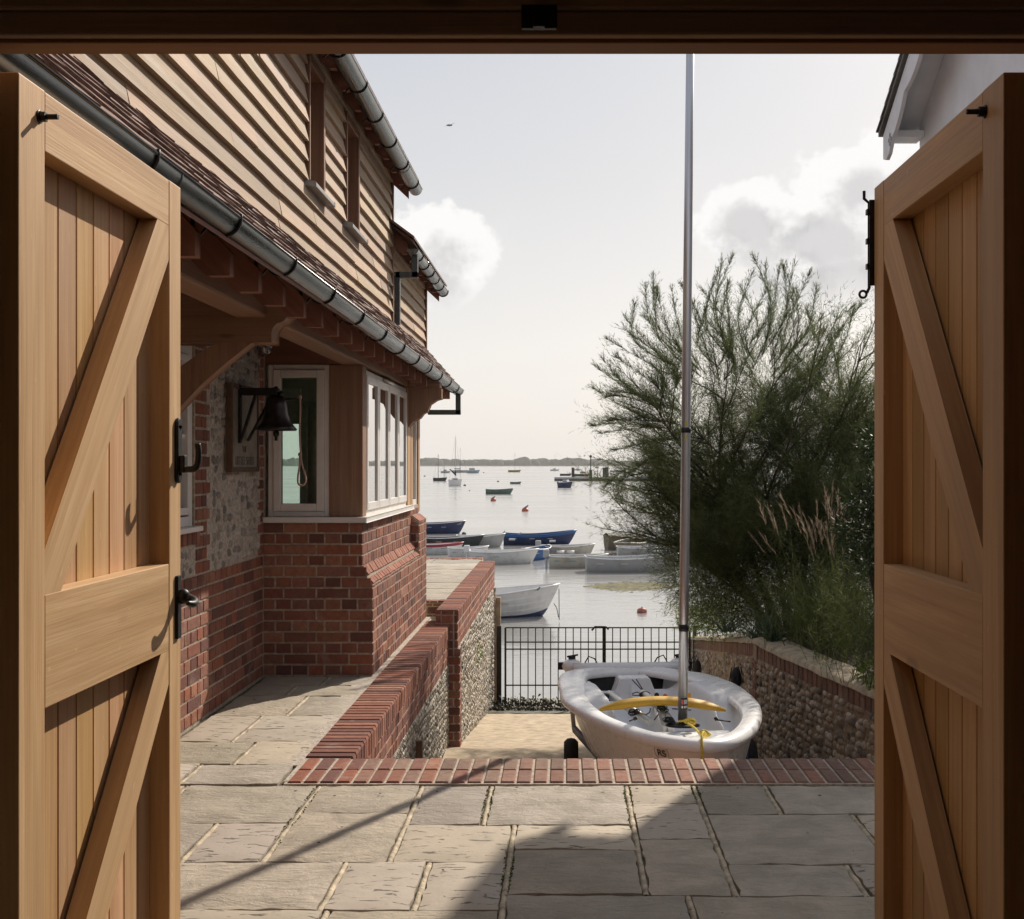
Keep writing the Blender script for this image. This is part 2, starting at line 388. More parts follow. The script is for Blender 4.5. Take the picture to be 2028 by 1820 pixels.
    def grid(s, fn, nu, nv, tint=None, sm=True, wrapu=False):
        base = len(s.v)
        for i in range(nu+1):
            for j in range(nv+1): s.v.append(Vector(fn(i/nu, j/nv)))
        for i in range(nu):
            for j in range(nv):
                s.face([base+i*(nv+1)+j, base+(i+1)*(nv+1)+j, base+(i+1)*(nv+1)+j+1, base+i*(nv+1)+j+1], None, tint, sm)
    def ellip(s, c, r, nu=10, nv=7, tint=None, M=None, lo=-pi/2):
        c = Vector(c); r = Vector(r)
        def fn(u, v):
            th = 2*pi*u; ph = lo+(pi/2-lo)*v
            p = Vector((r.x*cos(ph)*cos(th), r.y*cos(ph)*sin(th), r.z*sin(ph)))
            return c+(M @ p if M else p)
        s.grid(fn, nu, nv, tint)
    def build(s, name, material, parent=None, bevel=0.0, smooth=None, loc=None):
        me = bpy.data.meshes.new(name); off = Vector(loc) if loc is not None else None
        vs = s.v if off is None else [Vector(p)-off for p in s.v]
        me.from_pydata([tuple(p) for p in vs], [], s.f)
        me.materials.append(material)
        cols = []; uvs = []
        for f_, uv, tn in zip(s.f, s.uv, s.tint):
            n = len(f_)
            cols += [tn[0], tn[1], tn[2], 1.0]*n
            if uv: 
                for u in uv: uvs += [u[0], u[1]]
            else: uvs += [0.0, 0.0]*n
        ca = me.color_attributes.new('tint', 'FLOAT_COLOR', 'CORNER'); ca.data.foreach_set('color', cols)
        ul = me.uv_layers.new(name='UVMap'); ul.data.foreach_set('uv', uvs)
        me.polygons.foreach_set('use_smooth', s.sm if smooth is None else [smooth]*len(s.f))
        me.update()
        o = bpy.data.objects.new(name, me); COL.objects.link(o)
        if off is not None: o.location = off
        if parent is not None: o.parent = parent
        if bevel:
            bm = o.modifiers.new('bevel', 'BEVEL'); bm.width = bevel; bm.segments = 2; bm.limit_method = 'ANGLE'; bm.angle_limit = radians(40)
        return o
def thing(name, label, cat, loc=(0, 0, 0), rz=0.0, group=None):
    o = bpy.data.objects.new(name, None); COL.objects.link(o); o.location = loc; o.rotation_euler = (0, 0, rz)
    o['label'] = label; o['category'] = cat
    if group: o['group'] = group
    o.empty_display_size = .1
    return o
def tag(o, label, cat, group=None, kind=None):
    o['label'] = label; o['category'] = cat
    if group: o['group'] = group
    if kind: o['kind'] = kind
    return o
def struct(o, label=None):
    o['kind'] = 'structure'
    return o
def P(x, y, Y): return Vector(((x-VX)/F*Y, Y, CH+(VY-y)/F*Y))     # photo pixel (2028 wide) at depth Y
def jit(a): return random.uniform(-a, a)
def catmull(pts, n, closed=False):
    pts = [Vector(p) for p in pts]; N = len(pts); out = []
    rng = range(N) if closed else range(N-1)
    for i in rng:
        if closed: p0, p1, p2, p3 = pts[(i-1) % N], pts[i], pts[(i+1) % N], pts[(i+2) % N]
        else: p0, p1, p2, p3 = pts[max(i-1, 0)], pts[i], pts[i+1], pts[min(i+2, N-1)]
        for q in range(n):
            t_ = q/n; out.append(.5*((2*p1)+(p2-p0)*t_+(2*p0-5*p1+4*p2-p3)*t_*t_+(3*p1-p0-3*p2+p3)*t_**3))
    if not closed: out.append(pts[-1])
    return out

# ------------------------------------------------------------------ brick / flint panels
BR = [(.30, .125, .080), (.34, .15, .095), (.26, .105, .07), (.38, .18, .115), (.21, .09, .068), (.30, .14, .10), (.15, .072, .058), (.33, .12, .07), (.27, .13, .095)]
def one_brick(mb, o, U, V, N, u0, u1, v0, v1, d=.006, pal=BR, e=.004, dark=1.0):
    c = random.choice(pal); s_ = random.uniform(.82, 1.15)*dark; c = tuple(x*s_ for x in c)
    a0, a1, b0, b1 = u0+jit(.0015), u1+jit(.0015), v0+jit(.0015), v1+jit(.0015); dd = d+jit(.0015)
    def p(u, v, n): return o+U*u+V*v+N*n
    i = len(mb.v)
    mb.v += [p(a0, b0, -.004), p(a1, b0, -.004), p(a1, b1, -.004), p(a0, b1, -.004), p(a0+e, b0+e, dd), p(a1-e, b0+e, dd), p(a1-e, b1-e, dd), p(a0+e, b1-e, dd)]
    for f_ in ((4, 5, 6, 7), (0, 1, 5, 4), (1, 2, 6, 5), (2, 3, 7, 6), (3, 0, 4, 7)): mb.face([i+j for j in f_], None, c)
def brick_panel(mb, o, U, V, N, u0, u1, v0, v1, mode='english', zbase=0.0, skip=None, ph=0.0, pal=BR, j=.0085, row=.075, d=.006, dark=1.0):
    o = Vector(o); U = Vector(U).normalized(); V = Vector(V).normalized(); N = Vector(N).normalized()
    r0 = int(math.floor((v0-zbase)/row)); r1 = int(math.ceil((v1-zbase)/row))
    for r in range(r0, r1):
        a = max(v0, zbase+r*row+j/2); b = min(v1, zbase+(r+1)*row-j/2)
        if b-a < .012: continue
        if mode == 'english': L = .225 if r % 2 else .1125
        elif mode == 'stretch': L = .225
        else: L = .1125
        off = ph+(.056 if (r % 2 and mode == 'english') else (.1125 if (r % 2 and mode == 'stretch') else 0))
        q0 = int(math.floor((u0-off)/L)); q1 = int(math.ceil((u1-off)/L))
        for q in range(q0, q1):
            c0 = max(u0, off+q*L+j/2); c1 = min(u1, off+(q+1)*L-j/2)
            if c1-c0 < .02: continue
            if skip and skip((c0+c1)/2, (a+b)/2): continue
            one_brick(mb, o, U, V, N, c0, c1, a, b, d, pal, dark=dark)
def flint_panel(mb, o, U, V, N, u0, u1, v0, v1, sz=.055, skip=None, pal=None, prot=.5, fill=.95, seg=7, aspect=1.2):
    o = Vector(o); U = Vector(U).normalized(); V = Vector(V).normalized(); N = Vector(N).normalized()
    pal = pal or [(.30, .26, .22), (.40, .35, .29), (.22, .19, .165), (.46, .41, .35), (.15, .135, .125), (.35, .28, .21)]
    h = sz*.82; nr = int((v1-v0)/h)+1
    for r in range(nr):
        u = u0+random.uniform(0, sz); wob = random.uniform(0, 6)
        while u < u1:
            w = sz*random.uniform(.7, 1.35)/aspect; v = v0+(r+.5)*h+.012*sin(u*5+wob)+jit(sz*.08)
            if u+w/2 > u1 or v > v1 or v < v0: u += w; continue
            if random.random() > fill or (skip and skip(u, v)): u += w; continue
            hh = h*random.uniform(.42, .60)*(aspect if aspect > 1.2 else 1); ww = w*random.uniform(.46, .56); dp = min(ww, hh)*prot*random.uniform(.6, 1.2)
            c = random.choice(pal); s_ = random.uniform(.75, 1.25); c = tuple(x*s_ for x in c)
            a0 = random.uniform(0, pi); tilt = jit(.5)
            base = len(mb.v); ctr = o+U*(u+w/2)+V*v
            for ring, (rr, nn) in enumerate(((1.0, -.1), (.86, .5), (.5, .88))):
                for q in range(seg):
                    a = 2*pi*q/seg+a0; x = cos(a)*ww*rr; y = sin(a)*hh*rr; k_ = 1+jit(.09)
                    x, y = (x*cos(tilt)-y*sin(tilt))*k_, (x*sin(tilt)+y*cos(tilt))*k_
                    mb.v.append(ctr+U*x+V*y+N*(dp*nn*(1+jit(.12))))
            mb.v.append(ctr+N*dp*(1+jit(.1)))
            for ring in range(2):
                for q in range(seg):
                    q2 = (q+1) % seg; mb.face([base+ring*seg+q, base+ring*seg+q2, base+(ring+1)*seg+q2, base+(ring+1)*seg+q], None, c, True)
            for q in range(seg): mb.face([base+2*seg+q, base+2*seg+(q+1) % seg, base+3*seg], None, c, True)
            u += w
EX, EY, EZ = Vector((1, 0, 0)), Vector((0, 1, 0)), Vector((0, 0, 1))
def wn(v): return noise.noise(Vector(v))

# ================================================================== SETTING
WZ = -1.954                      # water level
def slip_z(Y):
    if Y < 10.2: return CH-2.50
    return CH-2.50-.136*(Y-10.2)
# ---- patio slabs
patio_st = MB(); patio_pt = MB()
def slab(x0, x1, y0, y1, rough=False, z=0.0, th=.03, j=.015, mbs=None, small=False):
    mb = mbs if mbs is not None else (patio_pt if rough else patio_st)
    base = random.choice([(.47, .405, .32), (.50, .435, .35), (.43, .375, .30), (.485, .415, .325), (.455, .40, .33)])
    s_ = random.uniform(.84, 1.10); c = tuple(q*s_*w_ for q, w_ in zip(base, (1, random.uniform(.98, 1.01), random.uniform(.95, 1.03))))
    nx = max(3, int((x1-x0)/(.05 if not small else .15))); ny = max(3, int((y1-y0)/(.05 if not small else .15)))
    x0 += j; x1 -= j; y0 += j*.36; y1 -= j*.36; sd_ = random.uniform(0, 100); tx = jit(.003); ty = jit(.003)
    def fn(u, v):
        x = x0+(x1-x0)*u; y = y0+(y1-y0)*v; e = min(u*(x1-x0), (1-u)*(x1-x0), v*(y1-y0), (1-v)*(y1-y0))
        w = .008*(1 if not small else .5)
        if u in (0, 1): x += w*.9*wn((y*16, sd_, u*7))+w*1.0*wn((y*60, sd_, 3+u*7))
        if v in (0, 1): y += w*.8*wn((x*14, sd_, v*7+2))
        zz = z+.0045*wn((x*7, y*13, sd_))+.003*wn((x*25, y*40, sd_))+tx*(u-.5)+ty*(v-.5)
        if e < 1e-6: zz -= .006+.003*wn((x*30, y*30, 1))
        return (x, y, zz)
    mb.grid(fn, nx, ny, c)
    b = [fn(i/nx, 0) for i in range(nx+1)]+[fn(1, i/ny) for i in range(1, ny+1)]+[fn(1-i/nx, 1) for i in range(1, nx+1)]+[fn(0, 1-i/ny) for i in range(1, ny)]
    n = len(b)
    for i in range(n):
        p, q = b[i], b[(i+1) % n]; mb.quad(Vector(p), Vector(q), Vector((q[0], q[1], z-th)), Vector((p[0], p[1], z-th)), c)
J2, J1, J3, J4, J5, J6, J7, J8 = -.65, -1.115, -.337, -.21, .27, .573, .895, 1.185
YB = 5.25
L = [(-2.06, -1.714, 4.704, YB, 1), (-1.714, J1, 4.704, YB, 0), (J1, J2, 4.834, YB, 0), (J2, J3, 4.68, YB, 0), (J3, J5, 4.68, YB, 0),
     (-2.06, -1.414, 4.244, 4.704, 0), (-1.414, J1, 4.244, 4.704, 1), (J1, J2, 4.244, 4.834, 0), (J2, J4, 4.244, 4.68, 1), (J4, J5, 4.38, 4.68, 1),
     (J4, J5, 3.924, 4.38, 0), (J5, J6, 4.97, YB, 1), (J5, J6, 4.50, 4.97, 1), (J5, J6, 3.908, 4.50, 0), (J6, J7, 4.82, YB, 0), (J7, 2.1, 4.82, YB, 0),
     (J6, J8, 4.215, 4.82, 0), (J8, 2.1, 4.215, 4.82, 1), (J6, 1.015, 3.908, 4.215, 0), (1.015, 2.1, 3.908, 4.215, 1),
     (-2.06, -.805, 3.784, 4.244, 0), (-.805, -.50, 3.784, 4.244, 1), (-.50, J4, 3.784, 4.244, 1),
     (-2.06, -.78, 3.3, 3.784, 1), (-.78, J4, 3.3, 3.784, 0), (J4, .411, 3.45, 3.916, 0), (.411, 1.05, 3.45, 3.908, 0), (1.05, 2.1, 3.45, 3.908, 0),
     (J4, .6, 2.9, 3.45, 0), (.6, 2.1, 2.9, 3.45, 0), (-2.06, -1.2, 2.8, 3.3, 0), (-1.2, J4, 2.8, 3.3, 0), (-2.06, -.6, 2.15, 2.8, 0), (-.6, .3, 2.15, 2.85, 0), (.3, 2.1, 2.15, 2.88, 0)]
XL = -1.30
L += [(-2.06, -1.618, 7.63, 7.94, 0), (-1.618, XL, 7.63, 7.94, 0), (-2.06, -1.766, 7.29, 7.63, 0), (-1.766, XL, 7.29, 7.63, 0), (-2.06, -1.62, 6.707, 7.29, 0), (-1.62, XL, 6.707, 7.29, 0),
      (-2.06, -1.754, 6.086, 6.707, 1), (-1.754, XL, 6.38, 6.707, 1), (-1.754, XL, 6.086, 6.38, 1), (-2.06, -1.616, 5.63, 6.086, 0), (-1.616, XL, 5.63, 6.086, 1),
      (-2.06, -1.765, 5.27, 5.63, 1), (-1.765, XL, 5.27, 5.63, 0)]
for (x0, x1, y0, y1, r) in L: slab(x0, x1, y0, y1, bool(r))
o = patio_st.build('patio', STONE); struct(o)
o = patio_pt.build('patio', PITTED); struct(o)
mb = MB()
def pm(u, v):
    x = -2.2+4.5*u; y = 2.1+3.2*v
    return (x, y, -.016+.003*wn((x*9, y*9, 4)))
mb.grid(pm, 120, 90)
def pm2(u, v):
    x = -2.2+.92*u; y = 5.3+2.75*v
    return (x, y, -.016+.003*wn((x*9, y*9, 4)))
mb.grid(pm2, 26, 70)
mb.box((-2.2, 2.1, -.6), (2.4, 5.28, -.03)); mb.box((-2.2, 5.28, -.6), (-1.28, 8.0, -.03))
struct(mb.build('patio', JDIRT))
mb = MB(); done = set()
for (x0, x1, y0, y1, rgh) in L:
    for x in (x0, x1):
        if x < -2.0 or x > 2.05 or x == XL: continue
        n = max(2, int((y1-y0)/.018)); sd_ = random.uniform(0, 99)
        if (round(x, 3), round(y0, 1)) in done: continue
        done.add((round(x, 3), round(y0, 1)))
        def jr(u, v, x=x, y0=y0, y1=y1, sd_=sd_):
            y = y0+(y1-y0)*u; off = (-.0125, -.0085, 0, .0085, .0125)[int(round(v*4))]; hz = (-.024, -.010, -.0065, -.010, -.024)[int(round(v*4))]
            return (x+off*(1+.35*wn((y*14, sd_, off*90)))+.002*wn((y*6, sd_, 1)), y, hz+.003*wn((y*30, sd_, 5+off*50)))
        mb.grid(jr, n, 4)
struct(mb.build('patio', PMORTAR))

# moss tufts along joints near the edging
mb = MB()
for (x, ya, yb_) in ((J5, 4.6, 5.25), (J4, 3.8, 4.3), (J6, 4.9, 5.25), (-.337, 4.7, 5.2), (J1, 4.3, 5.2)):
    for q in range(80):
        y = ya+(yb_-ya)*random.random()**.5; xx = x+random.choice((-1, 1))*random.uniform(.009, .018); r = random.uniform(.0015, .0042)
        mb.ellip((xx, y, -.004), (r, r*1.5, r*.8), 5, 3)
MOSS = simple('moss', (.10, .12, .02), .95, var=.4, scale=60)
tag(mb.build('moss', MOSS), 'yellow green moss along the slab joints', 'moss', kind='stuff')

mb = MB(); random.seed(61)
for q in range(110):
    x = random.uniform(-2.0, 2.0); y = random.choice((random.uniform(3.6, 5.2), random.uniform(5.0, 5.25), random.uniform(5.3, 7.9)))
    if y > 5.26: x = random.uniform(-2.04, -1.34)
    s_ = random.uniform(.004, .012); a = random.uniform(0, 6.28); c_ = Vector((x, y, .007)); d1 = Vector((cos(a), sin(a), 0))*s_; d2 = Vector((-sin(a), cos(a), .3))*s_*.45
    mb.quad(c_-d1, c_-d2, c_+d1, c_+d2)
tag(mb.build('leaf_litter', BARK), 'tiny dry leaves and grit scattered over the paving slabs', 'leaf litter', kind='stuff')
random.seed(12)
# ---- brick edging at the top of the drop
mb = MB(); pal2 = [(.28, .175, .135), (.31, .18, .135), (.25, .16, .125), (.28, .19, .14), (.23, .16, .12), (.32, .17, .12)]
x = -1.275
while x < 2.35:
    for (y0, y1) in ((5.275, 5.482), (5.49, 5.70)):
        one_brick(mb, Vector((0, 0, 0)), EX, EY, EZ, x+.003, x+.0715, y0, y1, .006, (pal2 if x > -.5 else (BR if x < -1.0 else pal2+BR)), .008)
    x += .0745
brick_panel(mb, (2.35, 5.702, 0), -EX, EZ, EY, 0, 3.4, -1.1, -.02)
eo = mb.build('edging_brick', BRICK)
mb = MB(); mb.box((-1.05, 5.29, -1.1), (2.36, 5.700, -.02)); mb.box((-1.283, 5.262, -.5), (2.36, 5.705, -.0015)); em = mb.build('mortar_bed', MORTAR)
et = thing('brick_edging', 'double row of red brick edging between the paving slabs and the slipway', 'brick edging', (0, 5.5, 0)); eo.parent = et; em.parent = et
for q in (eo, em): q.location = (0, -5.5, 0)

# ---- water, sea bed, slipway
mb = MB()
mb.quad(Vector((-2500, 15.6, WZ)), Vector((2500, 15.6, WZ)), Vector((2500, 2950, WZ)), Vector((-2500, 2950, WZ)))
struct(mb.build('water', WATER))
mb = MB()
def sl(u, v):
    x = -1.1+2.95*u; y = 5.6+15*v; x = x if y < 15.5 else x*(1+.2*(y-15.5))
    return (x, y, slip_z(y)+.008*wn((x*6, y*6, 0))+.004*wn((x*20, y*20, 3)))
mb.grid(sl, 30, 140); struct(mb.build('slipway', CONC))
mb = MB()
def wl(u, v):
    x = -1.0+2.6*u; y = 14.2+4*v
    return (x, y, slip_z(y)+.006+.012*max(0, wn((x*9, y*9, 8)))+(.004 if 0 < v < 1 else 0))
mb.grid(wl, 50, 60); struct(mb.build('slipway', CONCD))
mb = MB()
for q in range(2600):
    x = random.uniform(-.95, 1.6); y = random.choice((random.gauss(15.0, .12), random.gauss(15.4, .3), random.gauss(14.55, .05))); s_ = random.uniform(.01, .035)
    z = slip_z(y)+.012+abs(random.gauss(0, .04))*(1 if y > 14.85 else .2); a = random.uniform(0, pi)
    mb.quad(Vector((x, y, z)), Vector((x+s_*cos(a), y+s_*sin(a), z+jit(.02))), Vector((x+s_*cos(a)-s_*.5*sin(a), y+s_*sin(a), z+.02)), Vector((x-s_*.5*sin(a), y+s_*.4*cos(a), z+.02)))
SW2 = simple('dark_wrack', (.05, .045, .02), .6, var=.5, scale=30)
tag(mb.build('seaweed', SW2), 'dark tangled seaweed washed up along the foot of the gate', 'seaweed', kind='stuff')
mb = MB()
for q in range(3600):
    t_ = random.uniform(0, 1); px = 1163+200*t_+jit(10); wdt = 10*sin(pi*min(1, max(.04, t_*1.2)))
    py = 1162+random.gauss(0, .42)*wdt; Y = 3.4*F/(py-VY); p = P(px, py, Y); s_ = random.uniform(.03, .11)
    mb.quad(p, p+Vector((s_, 0, .006)), p+Vector((s_, s_*.8, .012)), p+Vector((0, s_, .006)))
for (cx, cy, n_) in ((1262, 1098, 200), (1340, 1105, 500)):
    for q in range(n_):
        py = cy+random.gauss(0, 2.0); Y = 3.4*F/(py-VY); p = P(cx+random.gauss(0, 14), py, Y); s_ = random.uniform(.03, .12)
        mb.quad(p, p+Vector((s_, 0, .006)), p+Vector((s_, s_*.6, .012)), p+Vector((0, s_, .006)))
tag(mb.build('weed_raft', WEED), 'raft of yellow brown weed floating on the water off the slipway', 'weed', kind='stuff')
# ground under everything
mb = MB(); mb.box((-60, -30, -3.2), (60, 2.0, -.62)); mb.box((-60, 2.0, -3.2), (-2.0, 16.3, -.62)); mb.box((2.6, 2.0, -3.2), (60, 16.0, -.62))
struct(mb.build('ground', SOIL))
mb = MB()
mb.quad(Vector((-2900, 15, -6)), Vector((2900, 15, -6)), Vector((2900, 2980, -6)), Vector((-2900, 2980, -6)))
struct(mb.build('sea_bed', CONCD))

# ---- far shore
YS = 2550.0
mb = MB(); x = -2200.0
def shore_h(px):
    b_ = 11 if px < 1200 else 8
    if px < 900: b_ += 3
    return b_
mb.box((-2600, YS-3, WZ-.5), (2600, YS+160, WZ+2.0)); struct(mb.build('far_shore', FARG))
mb = MB()
while x < 2200:
    px = VX+x/YS*F; big_ = 1+.5*max(0, wn((x*.008, 3, 0)))
    h = ((7.5 if 860 < px < 1220 else (9.5 if px <= 860 else 5.0))*YS/F*1.45+3)*random.uniform(.8, 1.05)
    if 1020 < px < 1045 or 1065 < px < 1080 or 1118 < px < 1150: h *= 1.3
    r = random.uniform(10, 26)
    mb.ellip((x, YS+8+random.uniform(0, 60), WZ+1), (r, 10, h), 9, 6, lo=0)
    x += random.uniform(4, 11)
o = mb.build('far_woodland', FARM, smooth=False); tag(o, 'low dark line of woods along the far shore of the harbour', 'woods', kind='stuff')

# ================================================================== GARAGE (camera stands inside)
g = thing('garage', 'dark timber garage whose open doorway frames the view', 'garage', (0, 0, 0))
DY = 2.094                                   # hinge line
mb = MB(); hz = CH+.73
mb.box((-1.3, 2.011, hz), (1.1, 2.068, hz+.075)); mb.build('door_stop', OAKD, g, bevel=.003)
mb = MB(); mb.box((-1.3, 1.99, hz+.006), (1.1, 2.0105, hz+.048), axis=0); mb.box((-1.3, 1.984, hz+.049), (1.1, 2.0105, hz+.28), axis=0); mb.build('lintel', GARW, g, bevel=.004)
mb = MB(); mb.box((-2.2, 2.0, hz+.076), (2.4, 2.085, 3.0)); mb.box((-2.2, 2.0, 0), (-1.06, 2.085, hz+.076)); mb.box((.865, 2.0, 0), (2.4, 2.085, hz+.076)); mb.build('front_wall', GARW, g)
mb = MB(); mb.box((-2.3, -3.6, -.05), (-2.2, 2.085, 3.0)); mb.box((2.4, -3.6, -.05), (2.5, 2.085, 3.0)); mb.box((-2.3, -3.7, -.05), (2.5, -3.6, 3.0)); mb.build('wall', GARW, g)
mb = MB(); mb.box((-2.3, -3.7, 2.8), (2.5, 2.3, 2.86)); mb.build('ceiling', GARW, g)
mb = MB(); mb.box((-2.3, -3.7, -.05), (2.5, 2.09, -.012)); mb.build('floor', CONC, g)
# keep plate for the bolt
k_ = thing('bolt_keep', 'small black iron keep plate on the beam over the doorway', 'keep plate', (-.046, 1.955, hz+.02))
mb = MB(); mb.box((-.03, -.008, -.018), (.03, .004, .022)); mb.build('plate', BLACKM, k_, bevel=.002)
mb = MB(); mb.box((-.010, -.022, -.02), (.010, -.008, .008)); mb.build('socket', BLACKM, k_, bevel=.002)

def garage_door(side):
    """side -1: left leaf (sunlit face towards +X); +1: right leaf"""
    XF = -.988 if side < 0 else .7880
    s_ = 1 if side < 0 else -1                 # outward direction of the visible face
    lab = 'left oak garage door leaf standing open in full sun' if side < 0 else 'right oak garage door leaf standing open in shade'
    d = thing('garage_door', lab, 'garage door', (XF, DY, 0), 0, None)
    TH = .048; ZT = 2.154
    Y0, Ya, Yb, Y1 = 2.094, 2.2018, 2.888, 2.974
    def X(dx): return s_*dx                    # relative: 0 at face, negative into the leaf
    def bx(mb, dx0, dx1, y0, y1, z0, z1, axis=None, tint=None):
        a_, b_ = sorted((X(dx0), X(dx1))); mb.box((a_, y0-DY, z0), (b_, y1-DY, z1), tint, axis)
    for (y0, y1) in ((Y0, Ya-.0012), (Yb+.0012, Y1)):
        mb = MB(); bx(mb, -TH-.022, 0, y0, y1, .02, ZT, 2); mb.build('stile', OAK, d, bevel=.0025)
    for (z0, z1) in ((2.040, ZT-.001), (.983, 1.199), (.03, .22)):
        mb = MB(); bx(mb, -TH, -.0008, Ya, Yb, z0, z1, 1); mb.build('rail', OAK, d, bevel=.002)
    def brace(poly):
        mb = MB(); a_, b_ = sorted((X(-TH+.004), X(-.0015))); mb.prism([(p[0]-DY, p[1]) for p in poly], a_, b_, 'yz'); mb.build('brace', OAK, d, bevel=.0015)
    brace([(2.81, 2.0395), (Yb-.0005, 2.0395), (Yb-.0005, 1.956), (2.272, 1.1995), (Ya+.0005, 1.1995), (Ya+.0005, 1.283)])
    brace([(2.833, .9825), (Yb-.0005, .9825), (Yb-.0005, .901), (2.272, .2205), (Ya+.0005, .2205), (Ya+.0005, .302)])
    mb = MB(); n = 8; w = (Yb-Ya+.02)/n
    for q in range(n):
        y0 = Ya-.01+q*w; c = random.uniform(.80, 1.08); e = .004; tn = (c, c*random.uniform(.91, 1.0), c*random.uniform(.78, 1.0))
        xo, xi = X(-TH-.020), X(-TH-.001)
        P8 = []
        y0r, y1r = y0-DY, y0+w-DY
        # V-jointed plank: chamfered visible edges
        poly = [(xo, y0r), (xo, y1r), (xi-X(.005), y1r), (xi, y1r-e), (xi, y0r+e), (xi-X(.005), y0r)]
        i = len(mb.v); o_ = (random.uniform(0, 50), random.uniform(0, 50))
        for z in (.035, ZT-.003): mb.v += [Vector((p[0], p[1], z)) for p in poly]
        for a_ in range(6):
            b_ = (a_+1) % 6; va = poly[a_][1]; vb = poly[b_][1]
            mb.face([i+a_, i+b_, i+6+b_, i+6+a_], [(o_[0], o_[1]+va), (o_[0], o_[1]+vb), (o_[0]+2.1, o_[1]+vb), (o_[0]+2.1, o_[1]+va)], tn)
        mb.face([i+5, i+4, i+3, i+2, i+1, i], None, tn); mb.face([i+6+a_ for a_ in range(6)], None, tn)
    mb.build('plank_panel', OAK, d)
    # hinge bolt through the stile
    mb = MB(); yc = 2.175 if side < 0 else 2.185; zc = CH+(VY-220)/F*2.14 if side < 0 else CH+(VY-213)/F*2.16
    yc -= DY
    def cyl(x0, x1, r, seg=10): mb.tube([(X(x0), yc, zc), (X(x1), yc, zc)], r, seg)
    cyl(0, .003, .0125, 14); cyl(.003, .014, .0098, 6); cyl(.014, .036, .0052, 10); mb.build('hinge_bolt', BLACKM, d, bevel=.0006)
    return d
dl = garage_door(-1); dr = garage_door(1)
# espagnolette on the left leaf
def rel(o, p): return Vector(p)-o.location
mb = MB()
def pl(mb, y0, y1, z0, z1, dx0, dx1): mb.box((dx0, y0-DY, z0), (dx1, y1-DY, z1))
pl(mb, 2.925, 2.958, 1.415, 1.548, 0, .010); mb.tube([(.0, 2.9415-DY, 1.548), (.010, 2.9415-DY, 1.548)], .0165, 16); mb.tube([(.0, 2.9415-DY, 1.415), (.010, 2.9415-DY, 1.415)], .0165, 16)
pl(mb, 2.931, 2.952, 1.425, 1.47, .010, .024)
h1 = mb.build('latch_plate', BLACKM, dl, bevel=.003)
mb = MB(); pts = [(.010, 2.9415-DY, 1.435), (.040, 2.9415-DY, 1.434), (.050, 2.9415-DY, 1.44), (.055, 2.9415-DY, 1.455), (.056, 2.9415-DY, 1.48), (.0535, 2.9415-DY, 1.498)]
mb.tube(catmull(pts, 5), [.0085]*12+[.0075]*14, 10); mb.build('lever', BLACKM, h1, bevel=0)
mb = MB(); pl(mb, 2.930, 2.957, 1.005, 1.165, 0, .008); h2 = mb.build('latch_plate', BLACKM, dl, bevel=.002)
mb = MB()
mb.ellip((.016, 2.943-DY, 1.112), (.018, .016, .02), 12, 8)
pts = [(.012, 2.943-DY, 1.112), (.030, 2.943-DY, 1.108), (.046, 2.935-DY, 1.100), (.055, 2.90-DY, 1.098), (.050, 2.87-DY, 1.104)]
mb.tube(catmull(pts, 5), [.010, .010, .010, .010, .011, .011, .011, .011, .012, .012, .012, .012, .011, .011, .010, .010, .009, .008, .007, .006, .004], 10)
mb.build('curved_handle', BLACKM, h2)
# long bolt on the right leaf's meeting edge
mb = MB(); xb = P(1733, 480, 2.968).x-dr.location.x; yb = 2.976-DY
mb.box((-.012+xb, yb, 1.905), (.014+xb, yb+.006, 2.125)); h3 = mb.build('bolt_plate', BLACKM, dr, bevel=.001)
mb = MB(); xr = P(1722, 480, 2.985).x-dr.location.x
pts = [(xr-.013, yb+.012, 2.150), (xr-.013, yb+.012, 2.130), (xr, yb+.012, 2.118), (xr, yb+.012, 1.90), (xr-.006, yb+.012, 1.888)]
mb.tube(pts, .0042, 8)
mb.tube([(xr-.016+.009*cos(a), yb+.012, 1.884+.009*sin(a)) for a in [q*pi/8 for q in range(16)]], .0035, 6, closed=True)
for z in (2.095, 2.02, 1.955): mb.box((xr-.008, yb+.002, z-.007), (xr+.012, yb+.019, z+.007))
mb.build('bolt_rod', BLACKM, h3, bevel=.0006)

# ================================================================== HOUSE ON THE LEFT
H = thing('house', 'brick flint and weatherboard house with a porch and a white framed corner window', 'house', (0, 0, 0))
XW = -2.08; XB = -1.332; XU = -1.405; YF = 7.96; YE = 11.0
# masonry bodies (mortar coloured)
mb = MB()
mb.box((-2.4, 2.3, -.1), (XW, 5.45, 2.7)); mb.box((-2.4, 5.45, -.1), (XW, 6.49, 1.10)); mb.box((-2.4, 5.45, 2.12), (XW, 6.49, 2.7)); mb.box((-2.4, 6.49, -.1), (XW, YF+.1, 2.7))
poly = [(-2.2, -.1), (XB, -.1), (XB, .628), (-1.365, .66), (-1.366, .683), (XU, .742), (XU, 1.05), (-2.2, 1.05)]
mb.prism(poly, YF, 10.46, 'xz')
poly = [(-2.2, -.1), (XB, -.1), (XB, .93), (XU, .985), (XU, 1.07), (-2.2, 1.07)]
mb.prism(poly, 10.46, YE, 'xz')
mb.build('masonry_core', MORTAR, H)
mb = MB()
